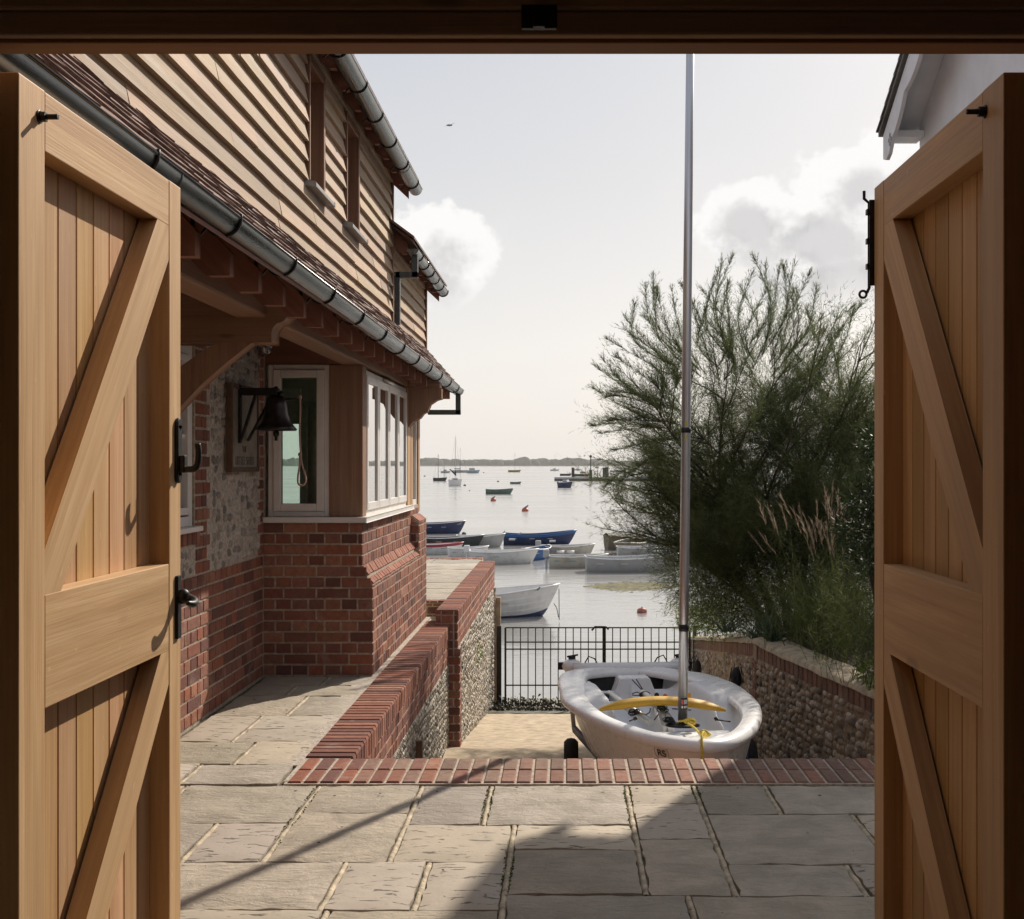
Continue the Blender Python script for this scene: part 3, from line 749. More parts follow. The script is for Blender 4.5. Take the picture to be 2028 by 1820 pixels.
# left wall brick
def inwin(u, v): return 5.45 < u < 6.49 and 1.0 < v < 2.12
brick_panel(mb, (XW, 0, 0), EY, EZ, EX, 3.6, YF-.02, .0, .825)
def toothed(y0, y1, inner, z0, z1, ph=0, pal=BR):
    z = z0; r = 0
    while z < z1-.05:
        e = .0 if r % 2 else .06
        a, b = (y0-(e if inner < 0 else 0), y1+(e if inner > 0 else 0))
        n = 2 if (b-a) > .2 else 1
        for q in range(n): one_brick(mb, Vector((XW, 0, 0)), EY, EZ, EX, a+(b-a)*q/n+.005, a+(b-a)*(q+1)/n-.005, z+.005, min(z1, z+.07), .006)
        z += .075; r += 1
toothed(6.50, 6.70, 1, .825, 2.55); toothed(7.86, YF, -1, .825, 2.55)
yy = 5.3
while yy < 6.5:                                # brick-on-edge cill under the small window
    one_brick(mb, Vector((XW, 0, 0)), EY, EZ, EX, yy, yy+.062, 1.0, 1.10, .012); yy += .0745
brick_panel(mb, (XW, 0, 0), EY, EZ, EX, 3.6, 5.44, .825, 2.6)
# bay front (facing the viewer) and side
def cut(u, v):
    return u > (XB if v < .65 else (-1.366 if v < .7 else XU))+.0
for (z0, z1, xr_) in ((0, .60, XB), (.60, .675, XB-.012), (.675, .75, -1.375), (.75, 1.045, XU)):
    brick_panel(mb, (0, YF, 0), EX, EZ, -EY, -2.075, xr_+.004, z0, z1, ph=.03)
brick_panel(mb, (XB, 0, 0), EY, EZ, EX, YF-.004, 10.9, .0, .62)
brick_panel(mb, (XU, 0, 0), EY, EZ, EX, YF-.004, 10.46, .75, 1.045)
brick_panel(mb, (XU, 0, 0), EY, EZ, EX, 10.47, YE, .99, 1.065)
brick_panel(mb, (XB, 0, 0), EY, EZ, EX, 10.47, YE, .62, .93); brick_panel(mb, (XB, 0, 0), EY, EZ, EX, 10.9, YE, 0, .62)
brick_panel(mb, (0, 10.46, 0), EX, EZ, -EY, -1.40, XB, .70, .93)
pal3 = [(.40, .17, .115), (.37, .15, .10), (.42, .185, .125)]
y = YF                                          # sloping plinth bricks
while y < 10.42:
    for (xa, za, xb_, zb) in ((XB, .630, -1.366, .668), (-1.366, .690, XU, .752)):
        o_ = Vector((xa+.006, y, za)); V_ = Vector((xb_-xa, 0, zb-za)); Lh = V_.length; N_ = Vector((-V_.z, 0, V_.x)).normalized()
        if N_.x < 0: N_ = -N_
        one_brick(mb, o_, EY, V_.normalized(), N_, .004, .104, 0, Lh, .004, pal3)
    y += .109
y = 10.47
while y < YE-.05:
    V_ = Vector((XU-XB, 0, .055)); N_ = Vector((-V_.z, 0, V_.x)).normalized(); N_ = -N_ if N_.x < 0 else N_
    one_brick(mb, Vector((XB+.006, y, .932)), EY, V_.normalized(), N_, .004, .104, 0, V_.length, .004, pal3); y += .109
mb.build('brickwork', BRICK, H)
mb = MB()
fp = [(.50, .45, .38), (.57, .51, .44), (.34, .30, .26), (.42, .37, .31), (.26, .23, .205), (.53, .45, .37), (.48, .42, .35), (.38, .33, .28)]
flint_panel(mb, (XW, 0, 0), EY, EZ, EX, 6.74, 7.84, .83, 2.55, .064, pal=fp, prot=.62, fill=.66, aspect=1.0, seg=8)
mb.build('flintwork', FLINT, H)
mb = MB(); flint_panel(mb, (XW, 0, 0), EY, EZ, EX, 5.45, 6.44, .83, .99, .06, pal=fp, prot=.5); mb.build('flintwork', FLINT, H)
mb = MB(); mb.box((XW-.05, 6.70, .828), (XW+.004, 7.87, 2.6)); mb.box((XW-.05, 5.45, .828), (XW+.003, 6.50, .995)); mb.build('flint_mortar_bed', FMORTAR, H)

# ---- small window in the left wall
def frame_yz(mb, x0, x1, y0, y1, z0, z1, w):
    mb.box((x0, y0, z0), (x1, y0+w, z1)); mb.box((x0, y1-w, z0), (x1, y1, z1)); mb.box((x0, y0+w, z0), (x1, y1-w, z0+w)); mb.box((x0, y0+w, z1-w), (x1, y1-w, z1))
wroot = MB(); frame_yz(wroot, XW-.07, XW-.01, 5.47, 6.485, 1.105, 2.11, .055); frame_yz(wroot, XW-.055, XW-.0, 5.99, 6.42, 1.17, 2.05, .04); wroot.box((XW-.05, 6.03, 1.59), (XW-.015, 6.38, 1.615))
w1 = wroot.build('window', WHITEP, H, bevel=.003); w1['label'] = 'narrow white side window in the flint wall beside the door'
mb = MB(); mb.quad(Vector((XW-.04, 5.5, 1.12)), Vector((XW-.04, 6.46, 1.12)), Vector((XW-.04, 6.46, 2.1)), Vector((XW-.04, 5.5, 2.1))); mb.build('pane', GLASS, w1)
mb = MB(); mb.box((XW-.07, 5.43, 1.075), (XW+.045, 6.51, 1.104)); mb.build('sill', WHITEP, w1, bevel=.004)
mb = MB(); mb.box((-2.38, 5.44, 1.0), (-2.36, 6.5, 2.2)); mb.build('inner_dark_panel', DARKV, w1)  # near-black panel set behind the pane
# ---- bay: front window
def frame_xz(mb, y0, y1, x0, x1, z0, z1, w):
    mb.box((x0, y0, z0), (x0+w, y1, z1)); mb.box((x1-w, y0, z0), (x1, y1, z1)); mb.box((x0+w, y0, z0), (x1-w, y1, z0+w)); mb.box((x0+w, y0, z1-w), (x1-w, y1, z1))
mb = MB(); frame_xz(mb, 8.0, 8.09, -2.055, -1.632, 1.088, 2.135, .036); frame_xz(mb, 7.985, 8.05, -2.018, -1.668, 1.125, 2.098, .052)
w2 = mb.build('window', WHITEP, H, bevel=.004); w2['label'] = 'tall white casement window facing the doorway'
mb = MB(); mb.quad(Vector((-1.97, 8.02, 1.16)), Vector((-1.70, 8.02, 1.16)), Vector((-1.70, 8.02, 2.05)), Vector((-1.97, 8.02, 2.05))); mb.build('pane', GLASS, w2)
# ---- bay: side window with four lights
mb = MB(); ys0, ys1 = 8.14, 10.24; xs = -1.415
frame_yz(mb, xs-.08, xs, ys0, ys1, 1.085, 2.115, .035)
n = 4; w = (ys1-ys0-.07)/n
for q in range(n):
    frame_yz(mb, xs-.05, xs+.014, ys0+.035+q*w+.004, ys0+.035+(q+1)*w-.004, 1.122, 2.078, .055)
w3 = mb.build('window', WHITEP, H, bevel=.004); w3['label'] = 'long white window of four lights facing the slipway'
for q in range(n):
    y0 = ys0+.035+q*w+.055; y1 = ys0+.035+(q+1)*w-.055
    mb = MB(); mb.quad(Vector((xs+.002, y0, 1.17)), Vector((xs+.002, y1, 1.17)), Vector((xs+.002, y1, 2.03)), Vector((xs+.002, y0, 2.03))); mb.build('pane', GLASM, w3)
mb = MB(); mb.tube([(xs+.02, 8.95, 2.095), (xs+.02, 9.35, 2.095)], .012, 8); mb.build('vent_cover', WHITEP, w3)
# sill round the corner
mb = MB(); mb.prism([(-2.075, YF-.035), (XU+.04, YF-.035), (XU+.04, 10.42), (XU-.12, 10.42), (XU-.12, YF+.10), (-2.075, YF+.10)], 1.048, 1.086, 'xy')
mb.build('window_sill', WHITEP, H, bevel=.006)
# posts
for (x0, x1, y0, y1, z0) in ((-1.631, -1.402, 7.985, 8.135, 1.087), (-1.50, -1.402, 10.25, 10.45, 1.087), (-1.50, -1.405, 10.5, 10.62, 1.07), (-1.50, -1.405, 11.02, 11.14, 1.0)):
    mb = MB(); mb.box((x0, y0, z0), (x1, y1, 2.132), axis=2); mb.build('oak_post', BEAM if x0 < -1.6 else POST, H, bevel=.006)  # shade and sun put into the colour: front post darker, weathered oak
mb = MB(); frame_yz(mb, -1.48, -1.42, 10.63, 11.01, 1.07, 2.13, .05); w4 = mb.build('window', WHITEP, H, bevel=.003)
# bay room
mb = MB(); INW = simple('room_green', (.55, .58, .48), .8)
mb.box((-3.4, 8.1, -.0), (-1.46, 11.0, .02)); mb.box((-3.45, 8.1, 0), (-3.4, 11.0, 2.3)); mb.box((-3.4, 8.1, 2.25), (-1.46, 11.0, 2.3))
mb.box((-3.4, 10.97, 0), (-2.75, 11.02, 2.3)); mb.box((-2.52, 10.97, 0), (-1.5, 11.02, 2.3)); mb.box((-2.75, 10.97, 0), (-2.52, 11.02, 1.0)); mb.box((-2.75, 10.97, 1.83), (-2.52, 11.02, 2.3))
for q in range(7): mb.box((-2.50+q*.11, 10.93, .9), (-2.44+q*.11, 10.965, 2.0))
mb.box((-3.4, 8.1, 0), (-2.1, 8.14, 2.3))
mb.build('room_lining', INW, H)
mb = MB(); mb.box((-2.75, 10.9, 2.05), (-2.50, 10.95, 2.16)); mb.build('window_blind', simple('blind_cloth', (.7, .7, .65), .9), H)
mb = MB(); mb.quad(Vector((-2.75, 11.03, 1.0)), Vector((-2.52, 11.03, 1.0)), Vector((-2.52, 11.03, 1.85)), Vector((-2.75, 11.03, 1.85))); mb.build('pane', GLASS, H)

# ---- porch timbers
mb = MB(); mb.box((-1.55, 2.3, 2.133), (-1.402, 12.0, 2.31), axis=1); mb.build('wall_plate', BEAM, H, bevel=.012)
for yb0 in (2.7, 5.42):
    mb = MB(); q = [(-2.1, 2.024), (-1.385, 2.024)]+[(-1.385+.06*(1-cos(a)), 2.06+.06*sin(a)) for a in (0, .5, 1.0, 1.5)]+[(-1.30, 2.15), (-1.30, 2.31), (-2.1, 2.31)]
    mb.prism(q, yb0, yb0+.15, 'xz'); mb.build('tie_beam', BEAM, H, bevel=.008)
lo = [(-1.478, 2.022), (-1.60, 1.925), (-1.72, 1.82), (-1.85, 1.68), (-1.97, 1.50), (-2.075, 1.30)]
up = [(-2.075, 1.58), (-1.95, 1.76), (-1.82, 1.89), (-1.70, 1.975), (-1.61, 2.022)]
mb = MB(); mb.prism(lo+up, 5.44, 5.53, 'xz'); mb.build('curved_brace', BEAM, H, bevel=.006)
# bay-end bracket
q = [(-1.40, 2.12), (-1.40, 1.78), (-1.36, 1.83), (-1.30, 1.86), (-1.27, 1.90), (-1.235, 1.915), (-1.21, 1.98), (-1.15, 2.02), (-1.11, 2.03), (-1.11, 2.12)]
mb = MB(); mb.prism(q, 10.28, 10.40, 'xz'); mb.build('carved_bracket', BEAM, H, bevel=.004)
mb = MB(); mb.box((-1.40, 10.25, 2.12), (-1.12, 10.43, 2.20)); mb.build('bracket_beam', BEAM, H, bevel=.004)
# rafters of the pent roof
GX = -1.122; GZ = CH+.775; GR = .057; YEND = 12.05
yr = 4.91-.385*6
while yr < 12.0:
    tn = random.uniform(.9, 1.1)
    q = [(-1.195, 2.118), (-1.275, 2.118), (-1.56, 2.415), (-1.56, 2.58), (-1.195, 2.20)]
    mb = MB(); mb.prism(q, yr-.03, yr+.03, 'xz', (tn, tn, tn)); mb.build('rafter', RAFT, H, bevel=.003); yr += .385
mb = MB()                                        # dark boarding over the rafters + porch ceiling
mb.prism([(-1.11, 2.175), (-1.11, 2.19), (-1.50, 2.595), (-1.53, 2.575)], 2.12, YEND, 'xz')
mb.box((-2.35, 2.12, 2.55), (-1.5, YF+.2, 2.6)); mb.box((-1.50, 2.12, 2.3), (-1.44, YEND-.1, 2.62)); mb.box((-1.64, YF+.03, 2.136), (-1.42, YF+.13, 2.6)); mb.box((-2.1, YF+.05, 2.136), (-1.60, YF+.14, 2.6))
mb.build('eaves_board', RAFT, H)
# ---- weatherboarding
XC = -1.474; YC1 = 9.69; YC2 = 12.0; ZB = CH+1.21; ZT = CH+2.39; ZT2 = CH+1.93
wins = ((6.52, 6.96), (7.63, 8.12)); WZ0, WZ1 = CH+1.60, CH+2.32
mb = MB(); k2 = 0; z = ZB-.05
def board(mb, y0, y1, z, xo=0.0, h=.108):
    n = max(2, int((y1-y0)/.22)); c = random.uniform(.76, 1.14); wv = random.uniform(0, 99); o_ = (random.uniform(0, 50), random.uniform(0, 50))
    tn = (c, c*random.uniform(.95, 1.01), c*random.uniform(.90, 1.02)); i = len(mb.v)
    th = .032+jit(.004)
    for q in range(n+1):
        y = y0+(y1-y0)*q/n; w = .006*wn((y*2.2, wv, 0))+.003*wn((y*9, wv, 2))
        mb.v += [Vector((XC+xo+.004, y, z+h+.02)), Vector((XC+xo+th, y, z+w)), Vector((XC+xo+.006, y, z+w))]
    for q in range(n):
        a = i+q*3; b = a+3; u0 = o_[0]+(y1-y0)*q/n; u1 = o_[0]+(y1-y0)*(q+1)/n
        mb.face([a, b, b+1, a+1], [(u0, o_[1]), (u1, o_[1]), (u1, o_[1]+.12), (u0, o_[1]+.12)], tn)
        mb.face([a+1, b+1, b+2, a+2], [(u0, o_[1]+.13), (u1, o_[1]+.13), (u1, o_[1]+.16), (u0, o_[1]+.16)], tn)
    e = i+n*3
    mb.face([i, i+1, i+2], [(0, 0)]*3, tn); mb.face([e, e+2, e+1], [(0, 0)]*3, tn)
def run(mb, y0, y1, z, xo=0.0):
    y = y0
    while y < y1-.02:
        L_ = random.uniform(1.1, 2.6); e = min(y1, y+L_)
        if y1-e < .4: e = y1
        board(mb, y, e-.003, z, xo); y = e
while z < ZT:
    segs = [(2.1, YC1)]
    if z+.108 > WZ0 and z < WZ1:
        segs = [(2.1, wins[0][0]-.02), (wins[0][1]+.0, wins[1][0]-.02), (wins[1][1], YC1)]
    for s0, s1 in segs: run(mb, s0, s1, z)
    if z < ZT2: run(mb, YC1+.02, YC2, z, -.006)
    z += .108
mb.build('weatherboarding', CLAD, H)
mb = MB()
segs = [(2.1, wins[0][0]), (wins[0][1], wins[1][0]), (wins[1][1], YC1)]
for s0, s1 in segs: mb.box((-4.5, s0, ZB-.1), (XC, s1, 4.0))
for w in wins: mb.box((-4.5, w[0], ZB-.1), (XC, w[1], WZ0-.02)); mb.box((-4.5, w[0], WZ1), (XC, w[1], 4.0)); mb.box((-4.5, w[0], WZ0-.02), (-1.72, w[1], WZ1))
mb.box((-4.5, YC1, 2.3), (XC-.006, YC2, ZT2+.1)); mb.box((-4.5, 8.2, 2.62), (-1.5, YC2, ZB))
mb.build('upper_wall', REVEAL, H)
for (ya, yb_) in ((YC1-.03, YC1+.012), (YC2-.03, YC2+.012)):
    mb = MB(); mb.box((XC-.03, ya, ZB-.1), (XC+.034, yb_, ZT if ya < 10 else ZT2), axis=2); mb.build('corner_board', REVEAL, H, bevel=.003)
for w in wins:
    mb = MB()
    mb.box((-1.70, w[1]-.045, WZ0), (XC+.030, w[1], WZ1), axis=2); mb.box((-1.70, w[0]-.012, WZ0), (XC+.036, w[0]+.012, WZ1), axis=2); mb.box((-1.70, w[0], WZ1-.05), (XC+.028, w[1], WZ1), axis=1)
    wr = mb.build('window', REVEAL, H, bevel=.003); wr['label'] = 'narrow dark oak lined slot window in the weatherboarding'
    mb = MB(); mb.quad(Vector((-1.66, w[0], WZ0)), Vector((-1.66, w[1], WZ0)), Vector((-1.66, w[1], WZ1)), Vector((-1.66, w[0], WZ1))); mb.build('pane', GLASS, wr)
    mb = MB(); mb.prism([(-1.70, WZ0+.02), (XC+.075, WZ0-.02), (XC+.075, WZ0-.045), (-1.70, WZ0-.01)], w[0]-.04, w[1]+.05, 'xz'); mb.build('sill', simple('lead_sill', (.30, .29, .28), .6), wr, bevel=.003)
# ---- clay tiles on the pent roof
mb = MB(); p0 = Vector((-1.085, 0, CH+.790)); p1 = Vector((XC+.01, 0, ZB+.01)); sl_ = (p1-p0); SLn = sl_.length; sd2 = sl_.normalized(); nn = Vector((-sd2.z, 0, sd2.x)); nn = -nn if nn.x < 0 else nn
TPAL = [(.23, .135, .105), (.27, .155, .12), (.18, .105, .085), (.31, .19, .145), (.21, .135, .11), (.15, .09, .075)]
r = 0; gz = .066
while r*gz < SLn-.04:
    y = 2.12+(.08 if r % 2 else 0)
    while y < YEND:
        c = random.choice(TPAL); f_ = random.uniform(.85, 1.15); c = tuple((.6*q+.4*w_)*f_ for q, w_ in zip(c, (.21, .125, .10))); w = .161+jit(.004); a0 = r*gz-.01+jit(.004); lft = .020+random.uniform(0, .006); tw = jit(.003)
        b0 = p0+sd2*a0; b1 = b0+sd2*.15
        P8 = []
        for jx in range(8):
            yy = y+(w if jx & 1 else 0); top = (jx >> 2) & 1; far_ = (jx >> 1) & 1
            n_off = (.002 if far_ else lft+(tw if jx & 1 else -tw)) + (.013 if top else 0)
            P8.append(Vector(((b1 if far_ else b0).x, yy, (b1 if far_ else b0).z))+nn*(n_off-.036))
        mb.hexa(P8, c); y += .163
    r += 1
mb.build('tiled_pent_roof', TILE, H)
# ---- gutters
def gutter(x, z, r, y0, y1, nm, brk, fall=0.0):
    mb = MB(); z0_ = z
    def zf(y): return z0_-fall*(y-y0)
    def fn(u, v):
        a = pi+pi*v; yq = y0+(y1-y0)*u; return (x+r*cos(a), yq, zf(yq)+r*sin(a))
    mb.grid(fn, 1, 18)
    def fn2(u, v):
        a = 2*pi-pi*v; yq = y0+(y1-y0)*u; return (x+(r-.003)*cos(a), yq, zf(yq)+(r-.003)*sin(a))
    mb.grid(fn2, 1, 14)
    mb.tube([(x+r, y0, zf(y0)), (x+r, y1, zf(y1))], .005, 8)
    for ye in (y0, y1):
        z = zf(ye); i = len(mb.v); mb.v += [Vector((x+r*cos(pi+pi*q/12), ye, z+r*sin(pi+pi*q/12))) for q in range(13)]; mb.face([i+q for q in range(13)])
    y = y0+1.1
    while y < y1:
        z = zf(y); mb.tube([(x+(r+.001)*cos(pi+pi*q/12), y, z+(r+.001)*sin(pi+pi*q/12)) for q in range(13)], .0025, 5); y += 2.9
    gob = mb.build(nm, GALV, H)
    for yb0 in brk:
        mb = MB(); z = zf(yb0)
        mb.tube([(x-r-.03, yb0, z-.055), (x-r-.02, yb0, z-.06)]+[(x+(r+.004)*cos(pi+pi*q/12), yb0, z+(r+.004)*sin(pi+pi*q/12)) for q in range(2, 13)]+[(x+r+.004, yb0, z+.012)], .005, 6)
        if x > -1.15: mb.box((x-r-.045, yb0-.010, z-.07), (x-r-.032, yb0+.010, z+.0))
        mb.build('gutter_bracket', BLACKM, gob)
    return gob
gutter(GX, CH+.812, GR, 2.12, YEND, 'gutter', [3.02+.77*q for q in range(12)], .0042)
gutter(-1.285, CH+2.345, .056, 2.2, YC1+.20, 'gutter', [2.8+.62*q for q in range(12)])
gutter(-1.292, CH+1.81, .052, YC1+.05, 12.18, 'gutter', [YC1+.35+.42*q for q in range(6)])
# downpipe of the pent gutter
mb = MB(); yd = 11.9
mb.beam((-1.11, yd, GZ-.06), (-1.11, yd, GZ-.26), .05, .05, up=(0, 1, 0)); mb.beam((-1.085, yd, GZ-.24), (-1.42, yd, GZ-.24), .05, .05); mb.build('downpipe', PIPE, H, bevel=.002)
mb = MB(); yd = YC1+.12; zz = CH+1.75
mb.beam((-1.28, yd, zz+.02), (-1.28, yd, zz-.17), .05, .05, up=(0, 1, 0)); mb.beam((-1.255, yd, zz-.15), (-1.44, yd, zz-.15), .05, .05); mb.beam((-1.43, yd, zz-.125), (-1.43, yd, CH+1.18), .05, .05, up=(0, 1, 0)); mb.build('downpipe', PIPE, H, bevel=.002)
# upper eaves: rafter feet + roof
def eaves(zc, y0, y1, stp):
    yy = y0
    while yy < y1:
        mb = MB(); q = [(-1.50, zc+.16), (-1.50, zc+.03), (-1.385, zc-.085), (-1.345, zc-.085), (-1.345, zc+.0)]
        mb.prism(q, yy-.025, yy+.025, 'xz'); mb.build('rafter', RAFT, H, bevel=.002); yy += stp
    mb = MB(); mb.prism([(-1.27, zc-.02), (-1.27, zc+.0), (-3.6, zc+1.7), (-3.6, zc+1.66)], y0-.2, y1+.14, 'xz'); mb.prism([(-1.255, zc+.002), (-1.255, zc+.022), (-3.6, zc+1.75), (-3.6, zc+1.702)], y0-.25, y1+.17, 'xz'); mb.build('roof', TILE if False else RTILE, H)
    mb = MB(); mb.prism([(-1.50, zc+.20), (-1.50, zc+.0), (-1.33, zc-.16), (-1.33, zc+.02)], y1+.09, y1+.115, 'xz'); mb.build('barge_board', RAFT, H)
RTILE = simple('roof_tile', (.15, .085, .065), .85, var=.3, scale=12, bump=.6)
eaves(CH+2.40, 2.4, YC1+.0, .40); eaves(CH+1.86, YC1+.12, YC2+.02, .36)

# ---- bell, sign, lantern
S = thing('name_sign', 'framed pale sign board on the flint wall behind the bell', 'sign', (XW, 7.0, 1.4))
mb = MB()
y0, y1, z0, z1 = .03, .66, 1.40-1.4, 1.945-1.4
mb.box((.02, y0, z0), (.055, y0+.03, z1)); mb.box((.02, y1-.03, z0), (.055, y1, z1)); mb.box((.02, y0+.03, z0), (.055, y1-.03, z0+.03)); mb.box((.02, y0+.03, z1-.03), (.055, y1-.03, z1)); mb.build('sign_frame', SIGNF, S, bevel=.003)
mb = MB(); mb.box((.01, y0+.01, z0+.01), (.045, y1-.01, z1-.01)); mb.build('board', SIGNB, S)
def text(s_, size, loc, rot, material, name, parent=None, depth=.001, align='CENTER', sx=1.0):
    cu = bpy.data.curves.new(name, 'FONT'); cu.body = s_; cu.size = size; cu.extrude = depth; cu.align_x = align
    ob = bpy.data.objects.new(name, cu); COL.objects.link(ob)
    dg = bpy.context.evaluated_depsgraph_get(); me = bpy.data.meshes.new_from_object(ob.evaluated_get(dg)); bpy.data.objects.remove(ob)
    me.materials.clear(); me.materials.append(material); o2 = bpy.data.objects.new(name, me); COL.objects.link(o2)
    o2.location = loc; o2.rotation_euler = rot; o2.scale = (sx, 1, 1)
    if parent: o2.parent = parent
    return o2
text('THE', .055, (.0475, .33, .125), (pi/2, 0, pi/2), LETS, 'lettering', S)
text('LITTLE SHED', .075, (.0475, .345, .045), (pi/2, 0, pi/2), LETS, 'lettering', S, sx=1.0)
B = thing('ship_bell', 'dark bronze bell hanging from an iron bracket on the flint wall', 'bell', (-1.80, 7.24, 1.90))
xc = P(547, 800, 7.24).x+1.80
prof = [(.0, .0), (.035, -.002), (.058, -.018), (.066, -.06), (.074, -.12), (.092, -.17), (.112, -.195), (.128, -.215), (.122, -.222), (.10, -.205), (.07, -.15), (.05, -.05), (0, -.03)]
mb = MB(); mb.lathe(prof, (xc, 0, -.02), 32); mb.build('bell', BRONZE, B)
mb = MB(); mb.tube([(xc, 0, -.15), (xc, 0, -.25)], .007, 8); mb.ellip((xc, 0, -.262), (.02, .02, .022), 12, 8); mb.tube([(xc, 0, -.275), (xc, 0, -.305)], .010, 8); mb.build('clapper', BLACKM, B)
mb = MB(); xw = XW+.06+1.80
mb.beam((xw, -.03, .0), (xc+.01, -.03, .0), .016, .045); mb.beam((xw, .03, .0), (xc+.01, .03, .0), .016, .045)
mb.beam((xw, -.03, -.30), (xc-.12, -.03, -.02), .014, .026, up=(0, 1, 0)); mb.beam((xw, .13, -.30), (xc-.05, .03, -.06), .014, .026, up=(0, 1, 0))
mb.box((xw-.012, -.05, -.32), (xw, -.01, .04)); mb.tube([(xc, -.05, .012), (xc, .05, .012)], .014, 10); mb.tube([(xc-.0, -.02, -.03), (xc, 0, .03)], .012, 8)
mb.tube([(xc+.02, 0, -.01), (xc+.035, 0, -.02)], .022, 10); mb.tube([(xc+.03, 0, -.045), (xc+.155, 0, -.045)], .006, 6); mb.build('bracket', BLACKM, B)
mb = MB(); xr2 = xc+.148
pts = [(xr2, 0, -.03), (xr2+.002, 0, -.12), (xr2-.002, 0, -.25), (xr2+.004, 0, -.38), (xr2+.010, 0, -.44), (xr2+.035, .0, -.53), (xr2+.032, 0, -.57), (xr2+.01, 0, -.585), (xr2-.012, 0, -.57), (xr2-.012, 0, -.52), (xr2+.0, 0, -.44), (xr2-.006, .006, -.38)]
mb.tube(catmull(pts, 5), .0062, 7); mb.tube([(xr2, 0, -.385), (xr2, 0, -.40)], .012, 8); mb.tube([(xr2, 0, -.02), (xr2, 0, -.045)], .011, 8); mb.build('bell_rope', ROPEP, B)
lt = thing('porch_lamp', 'small round glass lamp under the porch ceiling', 'lamp', (-1.69, 6.5, 2.11))
mb = MB(); mb.ellip((0, 0, 0), (.045, .045, .05), 16, 10); mb.build('globe', LAMPG, lt)
mb = MB(); mb.tube([(0, 0, .03), (0, 0, .46)], .014, 10); mb.lathe([(0, .06), (.05, .055), (.052, .035), (.03, .03)], (0, 0, 0), 16); mb.build('fitting', BLACKM, lt)
mb = MB(); mb.beam((.35, 6.56-6.5, -.03), (-.38, 6.56-6.5, .03), .03, .02); 

# ================================================================== WALLS DOWN TO THE WATER
def wallthing(name, label, parts, cat='wall'):
    t_ = thing(name, label, cat, (0, 0, 0))
    for nm, mb, m_ in parts: mb.build(nm, m_, t_)
    return t_
# low wall beside the paving, coping level with the paving
xa, xb_ = -1.292, -1.062; y0, y1 = 5.30, 10.66
cop = MB(); y = y0+.42
while y < y1-.03:
    one_brick(cop, Vector((0, 0, 0)), EX, EY, EZ, xa+.004, xb_+.014, y, y+.068, .010, BR, .007); 
    one_brick(cop, Vector((xb_, 0, 0)), EY, EZ, EX, y, y+.068, -.105, .004, .014, BR, .005)
    y += .075
brick_panel(cop, (xb_, 0, 0), EY, EZ, EX, y0+.42, y1-.0, -.335, -.112, zbase=-.335)
brick_panel(cop, (xb_, 0, 0), EY, EZ, EX, y1-.16, y1, -1.5, -.34, zbase=-.335, mode='stretch', ph=y1-.16)
brick_panel(cop, (0, y1, 0), -EX, EZ, -EY, 1.06, 1.3, -1, 0)
core = MB(); core.box((xa, y0, -1.5), (xb_, y1, -.0)); core.box((xa-.12, y0+.3, -.3), (xa, y1+.4, -.004))
fl = MB(); fpl = [(.50, .44, .34), (.40, .34, .26), (.58, .52, .42), (.28, .24, .19), (.18, .16, .13), (.46, .38, .27)]
flint_panel(fl, (xb_, 0, 0), EY, EZ, EX, 5.72, y1-.17, -1.3, -.345, .045, pal=fpl, prot=.65, fill=.98, aspect=1.1)
wallthing('low_brick_wall', 'low retaining wall with red brick coping level with the paving', [('coping', cop, BRICK), ('core', core, FMORTAR), ('flint_face', fl, FLINT)])
# terrace wall
xa, xb_ = -1.175, -.982; y0, y1 = 10.42, 15.75; zt = .135
cop = MB(); y = y0
while y < y1-.03:
    one_brick(cop, Vector((0, 0, zt)), EX, EY, EZ, xa+.002, xb_+.012, y, y+.068, .008, BR, .006)
    one_brick(cop, Vector((xb_, 0, 0)), EY, EZ, EX, y, y+.068, zt-.10, zt, .012, BR, .005); y += .075
brick_panel(cop, (xb_, 0, 0), EY, EZ, EX, y0, y1, zt-.34, zt-.11, zbase=zt-.34)
brick_panel(cop, (xb_+.02, 0, 0), EY, EZ, EX, y0, y0+.17, -1.2, zt-.345, zbase=zt-.34, mode='stretch')
brick_panel(cop, (0, y0, 0), EX, EZ, -EY, xa, xb_+.002, zt-.34, zt, zbase=zt-.34, mode='head'); brick_panel(cop, (0, y0, 0), EX, EZ, -EY, -1.06, xb_+.022, -1.2, zt-.345, zbase=zt-.34, mode='stretch')
brick_panel(cop, (xb_+.02, 0, 0), EY, EZ, EX, y1-.2, y1, -2.0, zt-.345, zbase=zt-.34, mode='stretch')
core = MB(); core.box((xa, y0, -2.6), (xb_, y1, zt-.001)); core.box((xb_-.01, y0, -2.6), (xb_+.02, y0+.17, zt-.34)); core.box((xb_-.01, y1-.2, -2.6), (xb_+.02, y1, zt-.34))
fl = MB(); flint_panel(fl, (xb_, 0, 0), EY, EZ, EX, y0+.18, y1-.21, -2.0, zt-.35, .058, pal=fpl, prot=.7, fill=.98, seg=6, aspect=1.0)
pil = MB(); pil.box((xb_+.025, y1-.06, -2.6), (xb_+.09, y1+.02, -.35))
wt = wallthing('terrace_wall', 'taller flint retaining wall with red brick coping below the raised terrace', [('coping', cop, BRICK), ('core', core, FMORTAR), ('flint_face', fl, FLINT), ('concrete_strip', pil, CONC)])
